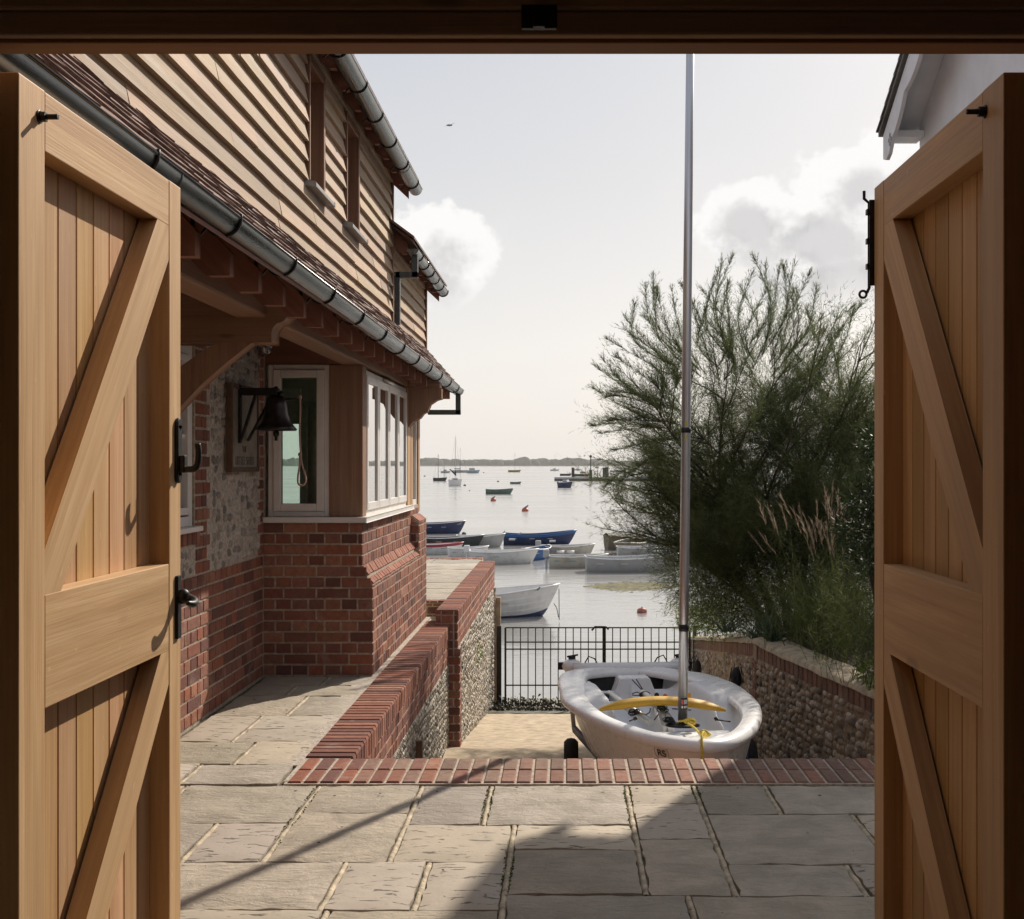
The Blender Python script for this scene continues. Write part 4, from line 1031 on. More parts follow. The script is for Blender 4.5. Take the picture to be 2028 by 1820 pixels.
# terrace paving + riser
tp = MB(); y = 11.35; rr = 0
while y < 16.2:
    d = random.choice((.45, .6, .75)); x = -5.0+random.uniform(0, .5)
    while x < xa-.02:
        w = random.choice((.45, .6, .9)); e = min(xa-.0, x+w)
        if xa-e < .15: e = xa
        slab(x, e, y, min(16.25, y+d), z=zt-.005, mbs=tp, small=True, j=.009); x = e
    y += d
struct(tp.build('terrace', STONE))
mb = MB(); mb.box((-5.0, 11.22, -2.6), (xa-.001, 16.4, zt-.022)); struct(mb.build('terrace', PMORTAR))
mb = MB()
for q in range(60):
    x = xa-.06-q*.0745
    one_brick(mb, Vector((0, 0, zt-.008)), EX, EY, EZ, x-.006, x+.062, 16.18, 16.39, .008); 
    if q < 12: one_brick(mb, Vector((0, 0, zt-.012)), EX, EY, EZ, x-.006, x+.062, 11.21, 11.34, .008)
brick_panel(mb, (0, 11.22, 0), EX, EZ, -EY, -1.9, xa, -.2, zt-.03)
tag(mb.build('terrace_brick_trim', BRICK), 'brick riser and edging of the raised terrace beyond the bay window', 'brick trim')
mb = MB(); mb.box((-2.2, 10.66, -.5), (-1.18, 11.22, -.02)); struct(mb.build('terrace', PMORTAR))
# rusty stub against the low wall
mb = MB(); p = P(832, 1500, 7.9); mb.box((-1.045, 8.05, -1.06), (-1.0, 8.09, -.47)); tag(mb.build('rusty_post', SIGNF, None, bevel=.005), 'short rusty red post standing against the flint face of the low wall', 'post')

# right hand curved retaining wall
path = catmull([(1.70, 16.2, 0), (1.68, 14.8, 0), (1.66, 13.0, 0), (1.64, 11.4, 0), (1.615, 9.9, 0), (1.79, 8.75, 0), (1.99, 7.7, 0), (2.18, 6.7, 0), (2.36, 5.75, 0)], 6)
def rtop(Y): return -.02 if Y < 9.87 else (-.02-.145*(Y-9.87))
core = MB(); cap = MB(); brk = MB(); fl = MB()
rp = [(.40, .32, .235), (.48, .39, .29), (.30, .24, .18), (.54, .46, .37), (.19, .155, .125), (.43, .32, .22)]
acc = 0
for i in range(len(path)-1):
    a, b = path[i], path[i+1]; d = (b-a); Lg = d.length; U = d.normalized(); N = Vector((U.y, -U.x, 0)).normalized()
    if N.x > 0: N = -N
    za, zb = rtop(a.y), rtop(b.y); zb0 = min(slip_z(a.y), slip_z(b.y))-.05
    # core
    q = [a+N*0, b+N*0, b-N*.25, a-N*.25]
    core.hexa([Vector((a.x, a.y, zb0)), Vector((b.x, b.y, zb0)), Vector((a.x, a.y, zb0))-N*.25, Vector((b.x, b.y, zb0))-N*.25,
               Vector((a.x, a.y, za-.05)), Vector((b.x, b.y, zb-.05)), Vector((a.x, a.y, za-.05))-N*.25, Vector((b.x, b.y, zb-.05))-N*.25])
    V = Vector((0, 0, 1)); Us = Vector((b.x-a.x, b.y-a.y, zb-za)).normalized()
    n = max(1, round(Lg/.112))
    for j_ in range(n): one_brick(brk, Vector((a.x, a.y, za)), Us, V, N, Lg*j_/n+.005, Lg*(j_+1)/n-.005, -.165, -.055, .010, [(.22, .13, .095), (.25, .155, .11), (.19, .12, .09), (.22, .16, .12)], .006)
    flint_panel(fl, a, U, V, N, 0, Lg, zb0, min(za, zb)-.165, .066 if a.y < 9.9 else .06, pal=rp, prot=.75, fill=.97, seg=7, aspect=1.0)
    acc += Lg
# capping: rounded mortar top
capp = [(p, rtop(p.y)) for p in path]
def capf(u, v):
    i = min(len(path)-1, int(round(u*(len(path)-1)))); p, z = capp[i]; a = path[max(0, i-1)]; b = path[min(len(path)-1, i+1)]; U = (b-a).normalized(); N = Vector((U.y, -U.x, 0)); N = -N if N.x > 0 else N
    ang = pi*v; off = .125+.150*cos(ang); hh = .055*sin(ang)**.45 if 0 < v < 1 else 0
    q = Vector((p.x, p.y, z-.055))-N*.125+N*(.150*cos(ang)); return (q.x, q.y, q.z+hh+.01*wn((p.y*4, v*3, 0)))
cap.grid(capf, len(path)-1, 10)
for yp in (9.93, 13.4):                          # brick piers
    xx = 1.615+(yp-9.9)*.016; brick_panel(brk, (xx-.012, yp-.12, 0), EY, EZ, -EX, 0, .24, -2.2, rtop(yp)-.19, zbase=-2.2, mode='head', pal=[(.20, .105, .075), (.235, .13, .09), (.17, .085, .06)])
    core.box((xx-.012, yp-.12, -2.4), (xx+.1, yp+.12, rtop(yp)-.06))
wallthing('curved_flint_wall', 'curving flint retaining wall with brick course and rounded mortar top beside the dinghy', [('core', core, FMORTARD), ('capping', cap, CAPST), ('brick_course', brk, BRICK), ('flint_face', fl, FLINT)])
# bank soil
mb = MB()
def bank(u, v):
    y = 5.6+10.8*v; x0 = None
    for i in range(len(path)-1):
        if path[i].y >= y >= path[i+1].y: t_ = (path[i].y-y)/(path[i].y-path[i+1].y+1e-9); x0 = path[i].x+(path[i+1].x-path[i].x)*t_; break
    x0 = 1.7 if x0 is None else x0
    x = x0+.2+5*u; return (x, y, rtop(y)-.04+.22*min(1, u*3)+.03*wn((x*3, y*3, 0))+.02*wn((x*11, y*11, 0)))
mb.grid(bank, 50, 90); struct(mb.build('soil_bank', SOIL))
# mulch chips
mb = MB()
for q in range(1500):
    y = random.uniform(7.0, 11.5); x = 1.9+(9.9-y)*.17+random.uniform(.05, 1.2); p = Vector((x, y, rtop(y)+.02+.22*min(1, (x-1.9)/1.6)*.9)); s_ = random.uniform(.01, .03); a = random.uniform(0, 2*pi)
    mb.quad(p, p+Vector((s_*cos(a), s_*sin(a), .006)), p+Vector((s_*cos(a)-s_*sin(a)*.5, s_*sin(a)+s_*.5*cos(a), .012)), p+Vector((-s_*sin(a)*.5, s_*.5*cos(a), .004)))
tag(mb.build('bark_mulch', BARK), 'scattered bark mulch over the planted bank', 'mulch', kind='stuff')

# ================================================================== GATE
G = thing('metal_gate', 'black metal railing gate closing the foot of the slipway', 'gate', (0, 15.3, 0))
YG = 15.3; sc_ = YG/F
def gx(x): return (x-VX)*sc_
def gz_(y): return CH+(VY-y)*sc_
mb = MB(); mb.box((gx(984), -.04, gz_(1405)), (gx(993), .04, gz_(1239))); mb.build('gate_post', BLACKM, G, bevel=.004)
mb = MB(); mb.box((gx(1372), -.04, gz_(1405)), (gx(1379), .04, gz_(1239))); mb.build('gate_post', BLACKM, G, bevel=.004)
for (xa_, xb2) in ((1001, 1195), (1198, 1366)):
    mb = MB()
    for yy in (1243, 1271.5, 1285.5, 1357): mb.box((gx(xa_), -.01, gz_(yy)-.008), (gx(xb2), .01, gz_(yy)+.008))
    for xx in (xa_, xb2): mb.box((gx(xx)-.013, -.013, gz_(1396)), (gx(xx)+.013, .013, gz_(1243)))
    lf = mb.build('gate_leaf', BLACKM, G)
    n = round((xb2-xa_)/15)
    for q in range(1, n):
        xx = xa_+(xb2-xa_)*q/n; mb = MB(); mb.tube([(gx(xx), 0, gz_(1396)), (gx(xx), 0, gz_(1243))], .0075, 6); mb.build('bar', BLACKM, lf)
mb = MB(); mb.tube([(gx(1172), -.02, gz_(1248)), (gx(1178), -.025, gz_(1241)), (gx(1200), -.025, gz_(1241)), (gx(1205), -.02, gz_(1246))], .014, 6); mb.build('loop_latch', BLACKM, G)

# ================================================================== DINGHY
OUT = [(1110, 1369.6), (1116, 1392), (1150, 1417), (1184, 1435), (1229, 1453), (1274.5, 1467), (1320, 1476), (1365, 1482), (1410.4, 1484), (1456, 1476), (1490, 1456), (1505.6, 1433), (1506.7, 1410), (1496.5, 1392), (1467, 1367), (1433, 1351.5), (1399, 1342), (1365, 1337), (1286, 1326), (1215, 1327), (1165, 1330), (1120, 1337), (1107, 1350)]
def gun(x, y):
    Y = 2990/(y-1023.5); return Vector(((x-VX)*Y/F, Y, CH-(1.3+.045*Y)))
outl = [gun(*p) for p in OUT]; outl = catmull(outl, 6, True); NO = len(outl)
def gz2(Y): return CH-(1.3+.045*Y)
cen0 = Vector((.50, 9.9, 0)); cen1 = Vector((.84, 6.55, 0)); axd = (cen1-cen0).normalized(); axs = Vector((-axd.y, axd.x, 0)); axs = axs if axs.x > 0 else -axs
BL = (cen1-cen0).length
dg_ = thing('sailing_dinghy', 'white moulded sailing dinghy with a bare silver mast parked on its trolley', 'dinghy', (0, 0, 0))
def ctr_on_axis(p):
    t_ = max(.12*BL, min(.80*BL, (p-cen0).dot(axd))); c = cen0+axd*t_; return c
ZC = .62
# hull outside
mb = MB()
def hull(u, v):
    i = int(round(u*NO)) % NO; p = outl[i]; c = ctr_on_axis(Vector((p.x, p.y, 0))); d = Vector((c.x-p.x, c.y-p.y, 0)); t_ = (Vector((c.x, c.y, 0))-cen0).dot(axd)/BL
    depth = .50-.10*max(0, (t_-.55)/.45)
    k1 = v; inn = (.085+.33*k1+.50*max(0, (k1-.5)/.5)**2.0); zz = -.02-depth*(1-(1-k1)**1.25)
    q = p+d*inn; q.z = p.z+zz
    return q
mb.grid(hull, NO, 14); mb.build('hull', GELW, dg_)
# rolled gunwale: flattened tube
def sm(a, b, x):
    t_ = max(0, min(1, (x-a)/(b-a))); return t_*t_*(3-2*t_)
GP = [(.010, -.055), (-.004, -.030), (-.006, -.004), (.004, .022), (.026, .042), (.058, .050), (.092, .048), (.122, .034), (.142, .020), (.152, .000), (.152, -.045), (.08, -.065)]
GP = [(q.x, q.y) for q in catmull([(a_, b_, 0) for a_, b_ in GP], 2, True)]
mb = MB(); seg = len(GP); base = len(mb.v)
for i, p in enumerate(outl):
    a = outl[(i-2) % NO]; b = outl[(i+2) % NO]; T = (b-a).normalized(); c = ctr_on_axis(Vector((p.x, p.y, 0))); I = Vector((c.x-p.x, c.y-p.y, 0)); Nn = Vector((-T.y, T.x, 0)).normalized(); I = Nn if Nn.dot(I) > 0 else -Nn
    tt = (Vector((p.x, p.y, 0))-cen0).dot(axd)/BL; ws = 1.40-.62*sm(.30, .80, tt)
    for (d_, z_) in GP: mb.v.append(p+I*d_*ws+Vector((0, 0, z_*.66+.012)))
for i in range(NO):
    for j in range(seg):
        mb.face([base+i*seg+j, base+i*seg+(j+1) % seg, base+((i+1) % NO)*seg+(j+1) % seg, base+((i+1) % NO)*seg+j], None, None, True)
mb.build('rolled_gunwale', GELW, dg_)
# inner deck moulding as a height field inside the outline
def inside(x, y):
    r_ = False; j = NO-1
    for i in range(NO):
        xi, yi, xj, yj = outl[i].x, outl[i].y, outl[j].x, outl[j].y
        if (yi > y) != (yj > y) and x < (xj-xi)*(y-yi)/(yj-yi)+xi: r_ = not r_
        j = i
    return r_
def sm(a, b, x):
    t_ = max(0, min(1, (x-a)/(b-a))); return t_*t_*(3-2*t_)
def deckz(t_, s_):
    """t_: 0 stern..1 bow, s_: signed across -1..1"""
    z = -.018
    z -= .055*sm(.50, .58, t_)*sm(.86, .70, abs(s_))*1.0                       # foredeck well
    z -= .045*sm(.60, .63, t_)*sm(.86, .80, abs(s_)+.10*sm(.7, 1, t_))*sm(.985, .955, t_)
    cock = sm(.13, .20, t_)*sm(.665, .60, t_)*sm(.55, .36, abs(s_))
    z -= .27*cock
    z -= .16*sm(.04, .07, t_)*sm(.16, .12, t_)*sm(.80, .60, abs(s_))*sm(.16, .24, abs(s_))  # aft well
    z += .12*sm(.09, .16, t_)*sm(.50, .40, t_)*sm(.085, .055, abs(s_))*cock**.5 # centre spine
    z += .19*sm(.42, .46, t_)*sm(.62, .58, t_)*sm(.10, .06, abs(s_))
    z -= .12*sm(.50, .54, t_)*sm(.74, .68, t_)*sm(.50, .56, abs(s_))*sm(.90, .80, abs(s_))   # side scoops
    z += .05*sm(.20, .30, t_)*sm(.62, .5, t_)*sm(.42, .60, abs(s_))*sm(.9, .75, abs(s_))
    return z
mb = MB(); ND = 90
def half(i):
    return outl[i % NO]
def deckf(u, v):
    # polar interpolation: outline point u -> spine
    i = int(round(u*NO)) % NO; p = outl[i]; c = ctr_on_axis(Vector((p.x, p.y, 0)))
    q = Vector((p.x, p.y, 0)).lerp(Vector((c.x, c.y, 0)), .07+.93*v); t_ = (q-cen0).dot(axd)/BL
    sgn = 1 if (q-cen0).dot(axs) > 0 else -1
    full = abs((Vector((p.x, p.y, 0))-cen0).dot(axs)); wid = .70 if t_ < .7 else .70*sqrt(max(.02, 1-((t_-.7)/.33)**2))
    s_ = (q-cen0).dot(axs)/wid
    vh = max(0.0, min(1.0, (.07+.93*v-.17)/.33)); lim = .014+max(0, .5*(1-(1-vh)**1.25)-.012)*(1-.2*max(0, (t_-.55)/.45))
    return Vector((q.x, q.y, gz2(q.y)+max(deckz(t_, s_), -lim)))
mb.grid(deckf, NO, 70); mb.build('cockpit_moulding', GELD, dg_)
# stern roll, and a near-black sheet painted as the shade beneath it
def bp(t_, s_, z): q = cen0+axd*(t_*BL)+axs*s_; return Vector((q.x, q.y, gz2(q.y)+z))
mb = MB(); mb.tube([bp(.035, s, .02) for s in (-.46, -.3, 0, .3, .46)], .055, 12); mb.build('stern_roll', GELW, dg_)
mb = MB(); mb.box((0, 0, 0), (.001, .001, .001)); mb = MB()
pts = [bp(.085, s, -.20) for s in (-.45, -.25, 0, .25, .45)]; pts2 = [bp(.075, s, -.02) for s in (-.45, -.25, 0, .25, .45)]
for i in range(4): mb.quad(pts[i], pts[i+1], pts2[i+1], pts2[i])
mb.build('aft_recess_shade', DARKV, dg_)
mb = MB(); a = bp(.10, -.16, -.12); P8 = []
for j in range(8):
    t_ = .10+(.06 if (j >> 1) & 1 else 0); top = (j >> 2) & 1; s_ = (.20 if not top else .12)*(1 if j & 1 else -1); P8.append(bp(t_, s_, .0 if top else -.20))
mb.hexa(P8); mb.build('aft_console', GELW, dg_, bevel=.012)
for sg in (-1, 1):                               # quarter fittings
    mb = MB(); c = bp(.01, sg*.46, .04); mb.ellip(c, (.09, .09, .058), 14, 8); mb.build('stern_quarter', GELW, dg_)
    mb = MB()
    mb.box(c+Vector((-.03, -.02, .06)), c+Vector((.03, .02, .085))); mb.tube([c+Vector((-.04, -.02, .08)), c+Vector((.05, .02, .09))], .008, 6); mb.box(c+Vector((-.12*1 if sg < 0 else .06, -.02, -.03)), c+Vector((-.07 if sg < 0 else .11, .02, .03)))
    mb.tube([c+Vector((.10*-sg, -.06, .02)), c+Vector((.14*-sg, -.06, .09)), c+Vector((.19*-sg, -.06, .07)), c+Vector((.22*-sg, -.06, .02))], .006, 6)
    mb.build('fitting', BLACKM, dg_)
# mast
mbs = bp(0, 0, 0); MX, MY = P(1352, 1434, 7.75).x, 7.75; MZ = CH-514*7.75/F
top = Vector((MX+.062, MY, MZ+5.6))
def mpt(z): return Vector((MX, MY, MZ)).lerp(top, (z-MZ)/5.6)
mb = MB(); mb.tube([mpt(MZ-.02), mpt(MZ+1.0), mpt(MZ+3), mpt(MZ+5.6)], [.0315, .0315, .030, .024], 28); ms = mb.build('mast', ALU, dg_)
for py, hgt, mt, nm in ((1243, .045, BLACKM, 'mast_collar'), (852, .035, BLACKM, 'mast_collar')):
    z = CH+(VY-py)*MY/F; mb = MB(); mb.tube([mpt(z-hgt/2), mpt(z+hgt/2)], .0335, 24); mb.build(nm, mt, ms)
mb = MB()
for py in (862, 842, 1256): z = CH+(VY-py)*MY/F; mb.tube([mpt(z-.012), mpt(z+.012)], .0322, 20)
SCREEN = simple('collar_marks', (.55, .55, .05), .5)
mbm = MB(); 
for py in (839, 866): z = CH+(VY-py)*MY/F; c = mpt(z); mbm.box(c+Vector((-.004, -.0335, -.014)), c+Vector((.004, -.030, .014)))
mbm.build('collar_mark', SCREEN, ms)
# sticker curved on the mast
def curved(zc, hgt, a0, a1, r, m_, nm, par):
    mb = MB(); c = mpt(zc)
    def fn(u, v):
        a = radians(-90)+a0+(a1-a0)*u; return (c.x+r*cos(a), c.y+r*sin(a), zc-hgt/2+hgt*v)
    mb.grid(fn, 8, 1); return mb.build(nm, m_, par)
zc = CH+(VY-1392)*MY/F
st = curved(zc, .075, radians(-30), radians(75), .0322, BLACKM, 'warning_sticker', ms)
curved(zc+.012, .030, radians(5), radians(60), .0325, simple('sticker_grey', (.42, .42, .42), .5), 'sticker_panel', st)
curved(zc-.022, .016, radians(-22), radians(-2), .0325, WHITEP, 'sticker_panel', st); curved(zc-.022, .016, radians(10), radians(30), .0325, WHITEP, 'sticker_panel', st); curved(zc-.022, .016, radians(38), radians(60), .0325, WHITEP, 'sticker_panel', st); curved(zc+.012, .030, radians(-24), radians(-4), .0325, REDP, 'sticker_panel', st)
mb = MB(); mb.lathe([(.0, .0), (.115, .0), (.115, .008), (.095, .014), (.034, .016)], (MX, MY, MZ-.012), 28, M=Matrix.Diagonal((1, .62, 1))); mb.build('mast_step', BLACKM, dg_)
# trademark roundel on the hull side
def on_hull(px, py):
    best = None
    for i in range(NO):
        for v in [q/40 for q in range(1, 30)]:
            h_ = hull(i/NO, v); x = VX+h_.x/h_.y*F; y = VY-(h_.z-CH)/h_.y*F
            if outl[i].y > 8.5: continue
            d = (x-px)**2+(y-py)**2
            if best is None or d < best[0]: best = (d, i, v)
    _, i, v = best; p = hull(i/NO, v); n = (hull(((i+2) % NO)/NO, v)-hull(((i-2) % NO)/NO, v)).cross(hull(i/NO, v+.03)-hull(i/NO, v-.03)).normalized()
    if n.y > 0: n = -n
    return p, n
p, n = on_hull(1314, 1491); rot = n.to_track_quat('Z', 'Y').to_euler(); 
# build frame with text up = world up projected
upv = (EZ-n*n.z).normalized(); rt = upv.cross(n).normalized(); Mx = Matrix((rt, upv, n)).transposed()
o = text('RS', .062, p+n*.012-upv*.022, Mx.to_euler(), LETT, 'lettering', dg_, depth=.0015)
mb = MB(); mb.tube([p+n*.010+rt*(.052*cos(a))+upv*(.055*sin(a)) for a in [2*pi*q/28 for q in range(28)]], .0014, 4, closed=True); mb.build('roundel', LETT, dg_)
# yellow foil lying across
fo = thing('yellow_foil', 'long curved yellow foil lying across the dinghy cockpit behind the mast', 'foil', (0, 0, 0))
Yf = 7.85; A = P(1187, 1402, 7.95); Bp = P(1437, 1403, 7.9)
mb = MB(); n_ = 30
def foil(u, v):
    c = A.lerp(Bp, u); arch = .062*(1-(2*u-1)**2); wv = min(1, min(u, 1-u)*6)**.8; wd = .010+.085*wv; th = .010+.020*wv
    a = 2*pi*v; return (c.x, c.y+wd*cos(a)*.8, c.z+arch+th*sin(a)-.012)
mb.grid(foil, n_, 14); mb.build('foil_blade', YELLOWP, fo)
mb = MB(); c = P(1412, 1399, 7.87); 
# spars and lines in the cockpit
sp = thing('spar_bundle', 'grey aluminium spars with black control lines lying in the cockpit', 'spars', (0, 0, 0))
def dp(zx, zy, Y): return P(1093.2+.22657*zx, 1188.3+.22657*zy, Y)
mb = MB(); mb.tube([dp(500, 820, 8.7), dp(640, 925, 8.2), dp(870, 1075, 7.75)], .026, 14); mb.build('spar', SPAR, sp)
mb = MB(); mb.tube([dp(790, 815, 8.6), dp(905, 900, 8.2), dp(1040, 1060, 7.8)], .028, 14); mb.build('spar', SPAR, sp)
mb = MB(); mb.tube([dp(950, 960, 7.95), dp(985, 1075, 7.8)], .024, 12); mb.build('spar', SPAR, sp)
mb = MB()
for (c0, Yc) in (((720, 980), 7.9), ((480, 850), 8.6), ((800, 830), 8.5), ((1030, 1050), 7.75), ((965, 945), 7.9)):
    for q in range(9):
        ctr = dp(c0[0]+jit(25), c0[1]+jit(20), Yc); r_ = random.uniform(.012, .035); t1 = random.uniform(0, pi); t2 = random.uniform(.3, 1)
        mb.tube([ctr+Vector((r_*cos(a), r_*sin(a)*cos(t1), r_*sin(a)*sin(t1)*t2)) for a in [2*pi*j/12 for j in range(12)]], .0035, 4, closed=True)
for pts in ([(960, 900), (985, 970), (1040, 1020), (1080, 1070)], [(960, 950), (930, 1000), (885, 1060)], [(970, 950), (955, 1070)], [(860, 945), (850, 985), (800, 1010)], [(700, 695), (790, 790)], [(735, 690), (795, 785)], [(1050, 950), (1215, 962)], [(990, 960), (1000, 1000), (1060, 1060)], [(700, 820), (740, 805), (780, 815), (760, 835), (700, 830)]):
    mb.tube(catmull([dp(x, y, 7.95 if y > 850 else 8.9) for x, y in pts], 4), .0042, 5)
mb.build('control_lines', ROPEK, sp)['kind'] = 'stuff'
for (zx, zy) in ((915, 835), (990, 845)):
    mb = MB(); c = dp(zx, zy, 8.4); mb.ellip(c, (.018, .012, .022), 10, 8); mb.build('block', BLACKM if zx < 950 else REDP, sp)
mb = MB(); c = dp(1200, 850, 8.0); mb.box(c+Vector((-.008, -.006, -.03)), c+Vector((.010, .006, .03))); mb.build('yellow_tag', YELLOWP, sp)
for (zx, zy, Yc) in ((715, 1042, 7.45), (1420, 1045, 7.4)):
    mb = MB(); c = dp(zx, zy, Yc); mb.tube([c, c+Vector((.02, 0, .01))], .012, 8); mb.tube([c, c+Vector((.10 if zx > 1000 else -.03, -.02, -.008))], .005, 6); mb.build('cleat', BLACKM, dg_)
# painter
best = None
for i in range(NO):
    x = VX+outl[i].x/outl[i].y*F
    if outl[i].y < 7.2 and (best is None or abs(x-1388) < best[0]): best = (abs(x-1388), i)
i = best[1]; pr = outl[i]; T = (outl[(i+1) % NO]-outl[i-1]).normalized(); I = Vector((-T.y, T.x, 0)).normalized(); I = I if I.y > 0 else -I
mf = Vector((MX+.02, MY-.08, MZ+.025)); e1 = pr+I*.24+Vector((0, 0, -.045))
pts = [mf, mf.lerp(e1, .35)+Vector((.01, 0, .015)), mf.lerp(e1, .8)+Vector((0, 0, .02)), pr+I*.16+Vector((0, 0, .045)), pr+I*.075+Vector((0, 0, .078)), pr+I*.0+Vector((.005, 0, .045)), pr-I*.012+Vector((.012, 0, -.03)), pr-I*.012+Vector((.02, 0, -.10)), pr-I*.012+Vector((.022, 0, -.15))]
mb = MB(); mb.tube(catmull(pts, 6), .0075, 7)
for ctr0, rr_, n_ in ((mf+Vector((.02, 0, .01)), .022, 6), (pr+I*.15+Vector((0, 0, .055)), .016, 4), (pr-I*.02+Vector((.035, 0, -.145)), .034, 7)):
    for q in range(n_):
        ctr = ctr0+Vector((jit(.012), jit(.01), jit(.008))); t1 = random.uniform(0, pi)
        mb.tube([ctr+Vector((rr_*1.2*cos(a), rr_*.5*sin(a)*cos(t1), rr_*.7*sin(a)*sin(t1+.6))) for a in [2*pi*j/14 for j in range(14)]], .0065, 6, closed=True)
mb.tube([mf+Vector((-.06, 0, .01)), mf+Vector((0, -.01, .02)), mf+Vector((.06, -.02, .0))], .0065, 6)
tag(mb.build('painter_rope', ROPEY), 'yellow rope knotted at the mast foot and hanging over the bow', 'rope')
# trolley
tr = thing('launching_trolley', 'blue launching trolley with black tyres under the white dinghy', 'trolley', (0, 0, 0))
GZ0 = slip_z(8.8)
for (px, Yw) in ((1131, 8.86), (1481, 8.9)):
    xw_ = (px-VX)*Yw/F; wh = MB(); prof = [(.13, -.045), (.175, -.055), (.20, -.03), (.205, 0), (.20, .03), (.175, .055), (.13, .045)]
    M_ = Matrix.Rotation(pi/2, 3, 'Y'); wh.lathe(prof, (xw_, Yw, GZ0+.205), 28, M=M_); ww = wh.build('wheel', RUBBER, tr)
    mb = MB(); mb.lathe([(.0, -.03), (.10, -.028), (.135, -.045), (.135, .045), (.10, .028), (0, .03)], (xw_, Yw, GZ0+.205), 20, M=M_); mb.build('rim', REDP, ww)
mb = MB(); mb.tube([(.0, 8.88, GZ0+.205), (1.45, 8.88, GZ0+.205)], .02, 10); mb.build('axle', SPAR, tr)
mb = MB()
pA = P(1137, 1443, 8.95); mb.beam(pA, P(1185, 1497, 8.2), .03, .05); mb.beam(P(1182, 1490, 8.25), P(1262, 1520, 7.4), .03, .05); mb.beam((1.38, 8.9, GZ0+.38), (1.1, 7.2, GZ0+.2), .03, .05)
mb.beam(P(1262, 1520, 7.4), (.84, 5.95, GZ0+.25), .04, .05); mb.beam((1.1, 7.2, GZ0+.2), (.84, 5.95, GZ0+.25), .04, .05); mb.build('side_frame', BLUEF, tr, bevel=.003)
mb = MB(); mb.tube([P(1132, 1395, 9.2), P(1137, 1445, 9.0)], .017, 8); mb.tube([(1.42, 9.2, GZ0+.65), (1.40, 9.0, GZ0+.4)], .017, 8); mb.tube([P(1150, 1507, 8.6), P(1270, 1512, 8.0)], .014, 8); mb.build('bunk_bar', SPAR, tr)
# weed covered ring cleats on the right wall
for (px, py, Y) in ((1458, 1345, 10.6), (1381, 1325, 13.6)):
    c = P(px, py, Y); mb = MB(); mb.ellip(c, (.05, .05, .11), 10, 8); mb.tube([c, c+Vector((-.05, -.05, -.1)), c+Vector((-.14, -.1, -.15)), c+Vector((-.17, -.12, -.26))], .01, 6)
    for q in range(30): a = c+Vector((jit(.05), jit(.05), jit(.15))); mb.tube([a, a+Vector((jit(.04), jit(.03), -random.uniform(.05, .15)))], .005, 4)
    tag(mb.build('mooring_line', ROPEK), 'black mooring line bunched on the flint wall %s' % ('beside the dinghy' if Y < 12 else 'beside the gate'), 'mooring line')

# ================================================================== WHITE HOUSE, TOP RIGHT
X0 = 2.70; Y1 = 3.605*X0; Z1 = CH+1.038*X0
RH = thing('white_house', 'white house gable with scalloped bargeboard at the top right', 'house', (0, 0, 0))
sl30 = .585
mb = MB(); yw = Y1-.03; mb.prism([(yw, -.6), (yw, Z1+.02), (3.6, Z1+(yw-3.6)*sl30), (3.6, -.6)], X0+.25, X0+7, 'yz'); mb.build('wall', WHITEH, RH)
mb = MB(); mb.prism([(Y1+.10, Z1-.03), (Y1+.10, Z1+.02), (3.5, Z1+.02+(Y1+.1-3.5)*sl30), (3.5, Z1-.03+(Y1+.1-3.5)*sl30)], X0-.06, X0+7, 'yz')
mbs_ = MB(); mbs_.prism([(Y1+.09, Z1-.045), (Y1+.09, Z1-.032), (3.5, Z1-.032+(Y1+.09-3.5)*sl30), (3.5, Z1-.045+(Y1+.09-3.5)*sl30)], X0-.0, X0+.26, 'yz'); mbs_.build('soffit', WHITEH, RH)
n = 50
for q in range(n):
    y = Y1+.12-q*.13; mb.hexa([Vector((X0-.075+(.7 if j & 1 else 0), y-(.17 if (j >> 1) & 1 else 0), Z1+.02+(Y1+.1-y)*sl30+(.17*sl30 if (j >> 1) & 1 else 0)+(.012 if (j >> 2) & 1 else -.004)-(.008 if (j >> 1) & 1 else -.008))) for j in range(8)])
mb.build('slate_roof', SLATE, RH)
# scalloped bargeboard
topl = []; bot = []
Lb = 5.2; nS = 60
for q in range(nS+1):
    s = Lb*q/nS; y = Y1+.06-s; zt_ = Z1-.03+s*sl30; ph_ = (s/.62) % 1.0; dpt = .16+.10*abs(sin(pi*ph_))**.7 if s > .3 else .20+.10*sin(pi*min(1, s/.3))
    topl.append((y, zt_)); bot.append((y, zt_-dpt))
mb = MB()
for q in range(nS): mb.prism([topl[q], topl[q+1], bot[q+1], bot[q]], X0-.03, X0+.0, 'yz')
mb.build('bargeboard', WHITEH, RH)
mb = MB(); mb.box((X0-.0, Y1-.16, Z1-.10), (X0+.25, Y1+.05, Z1-.045)); mb.build('eaves_box', WHITEH, RH, bevel=.004)
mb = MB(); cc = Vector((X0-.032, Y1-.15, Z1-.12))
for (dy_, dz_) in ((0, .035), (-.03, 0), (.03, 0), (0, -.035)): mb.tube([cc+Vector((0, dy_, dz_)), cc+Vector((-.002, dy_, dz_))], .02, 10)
mb.build('cut_out_shade', simple('shadow_grey', (.30, .31, .33), .8), RH)  # grey discs painted as the shade inside pierced holes

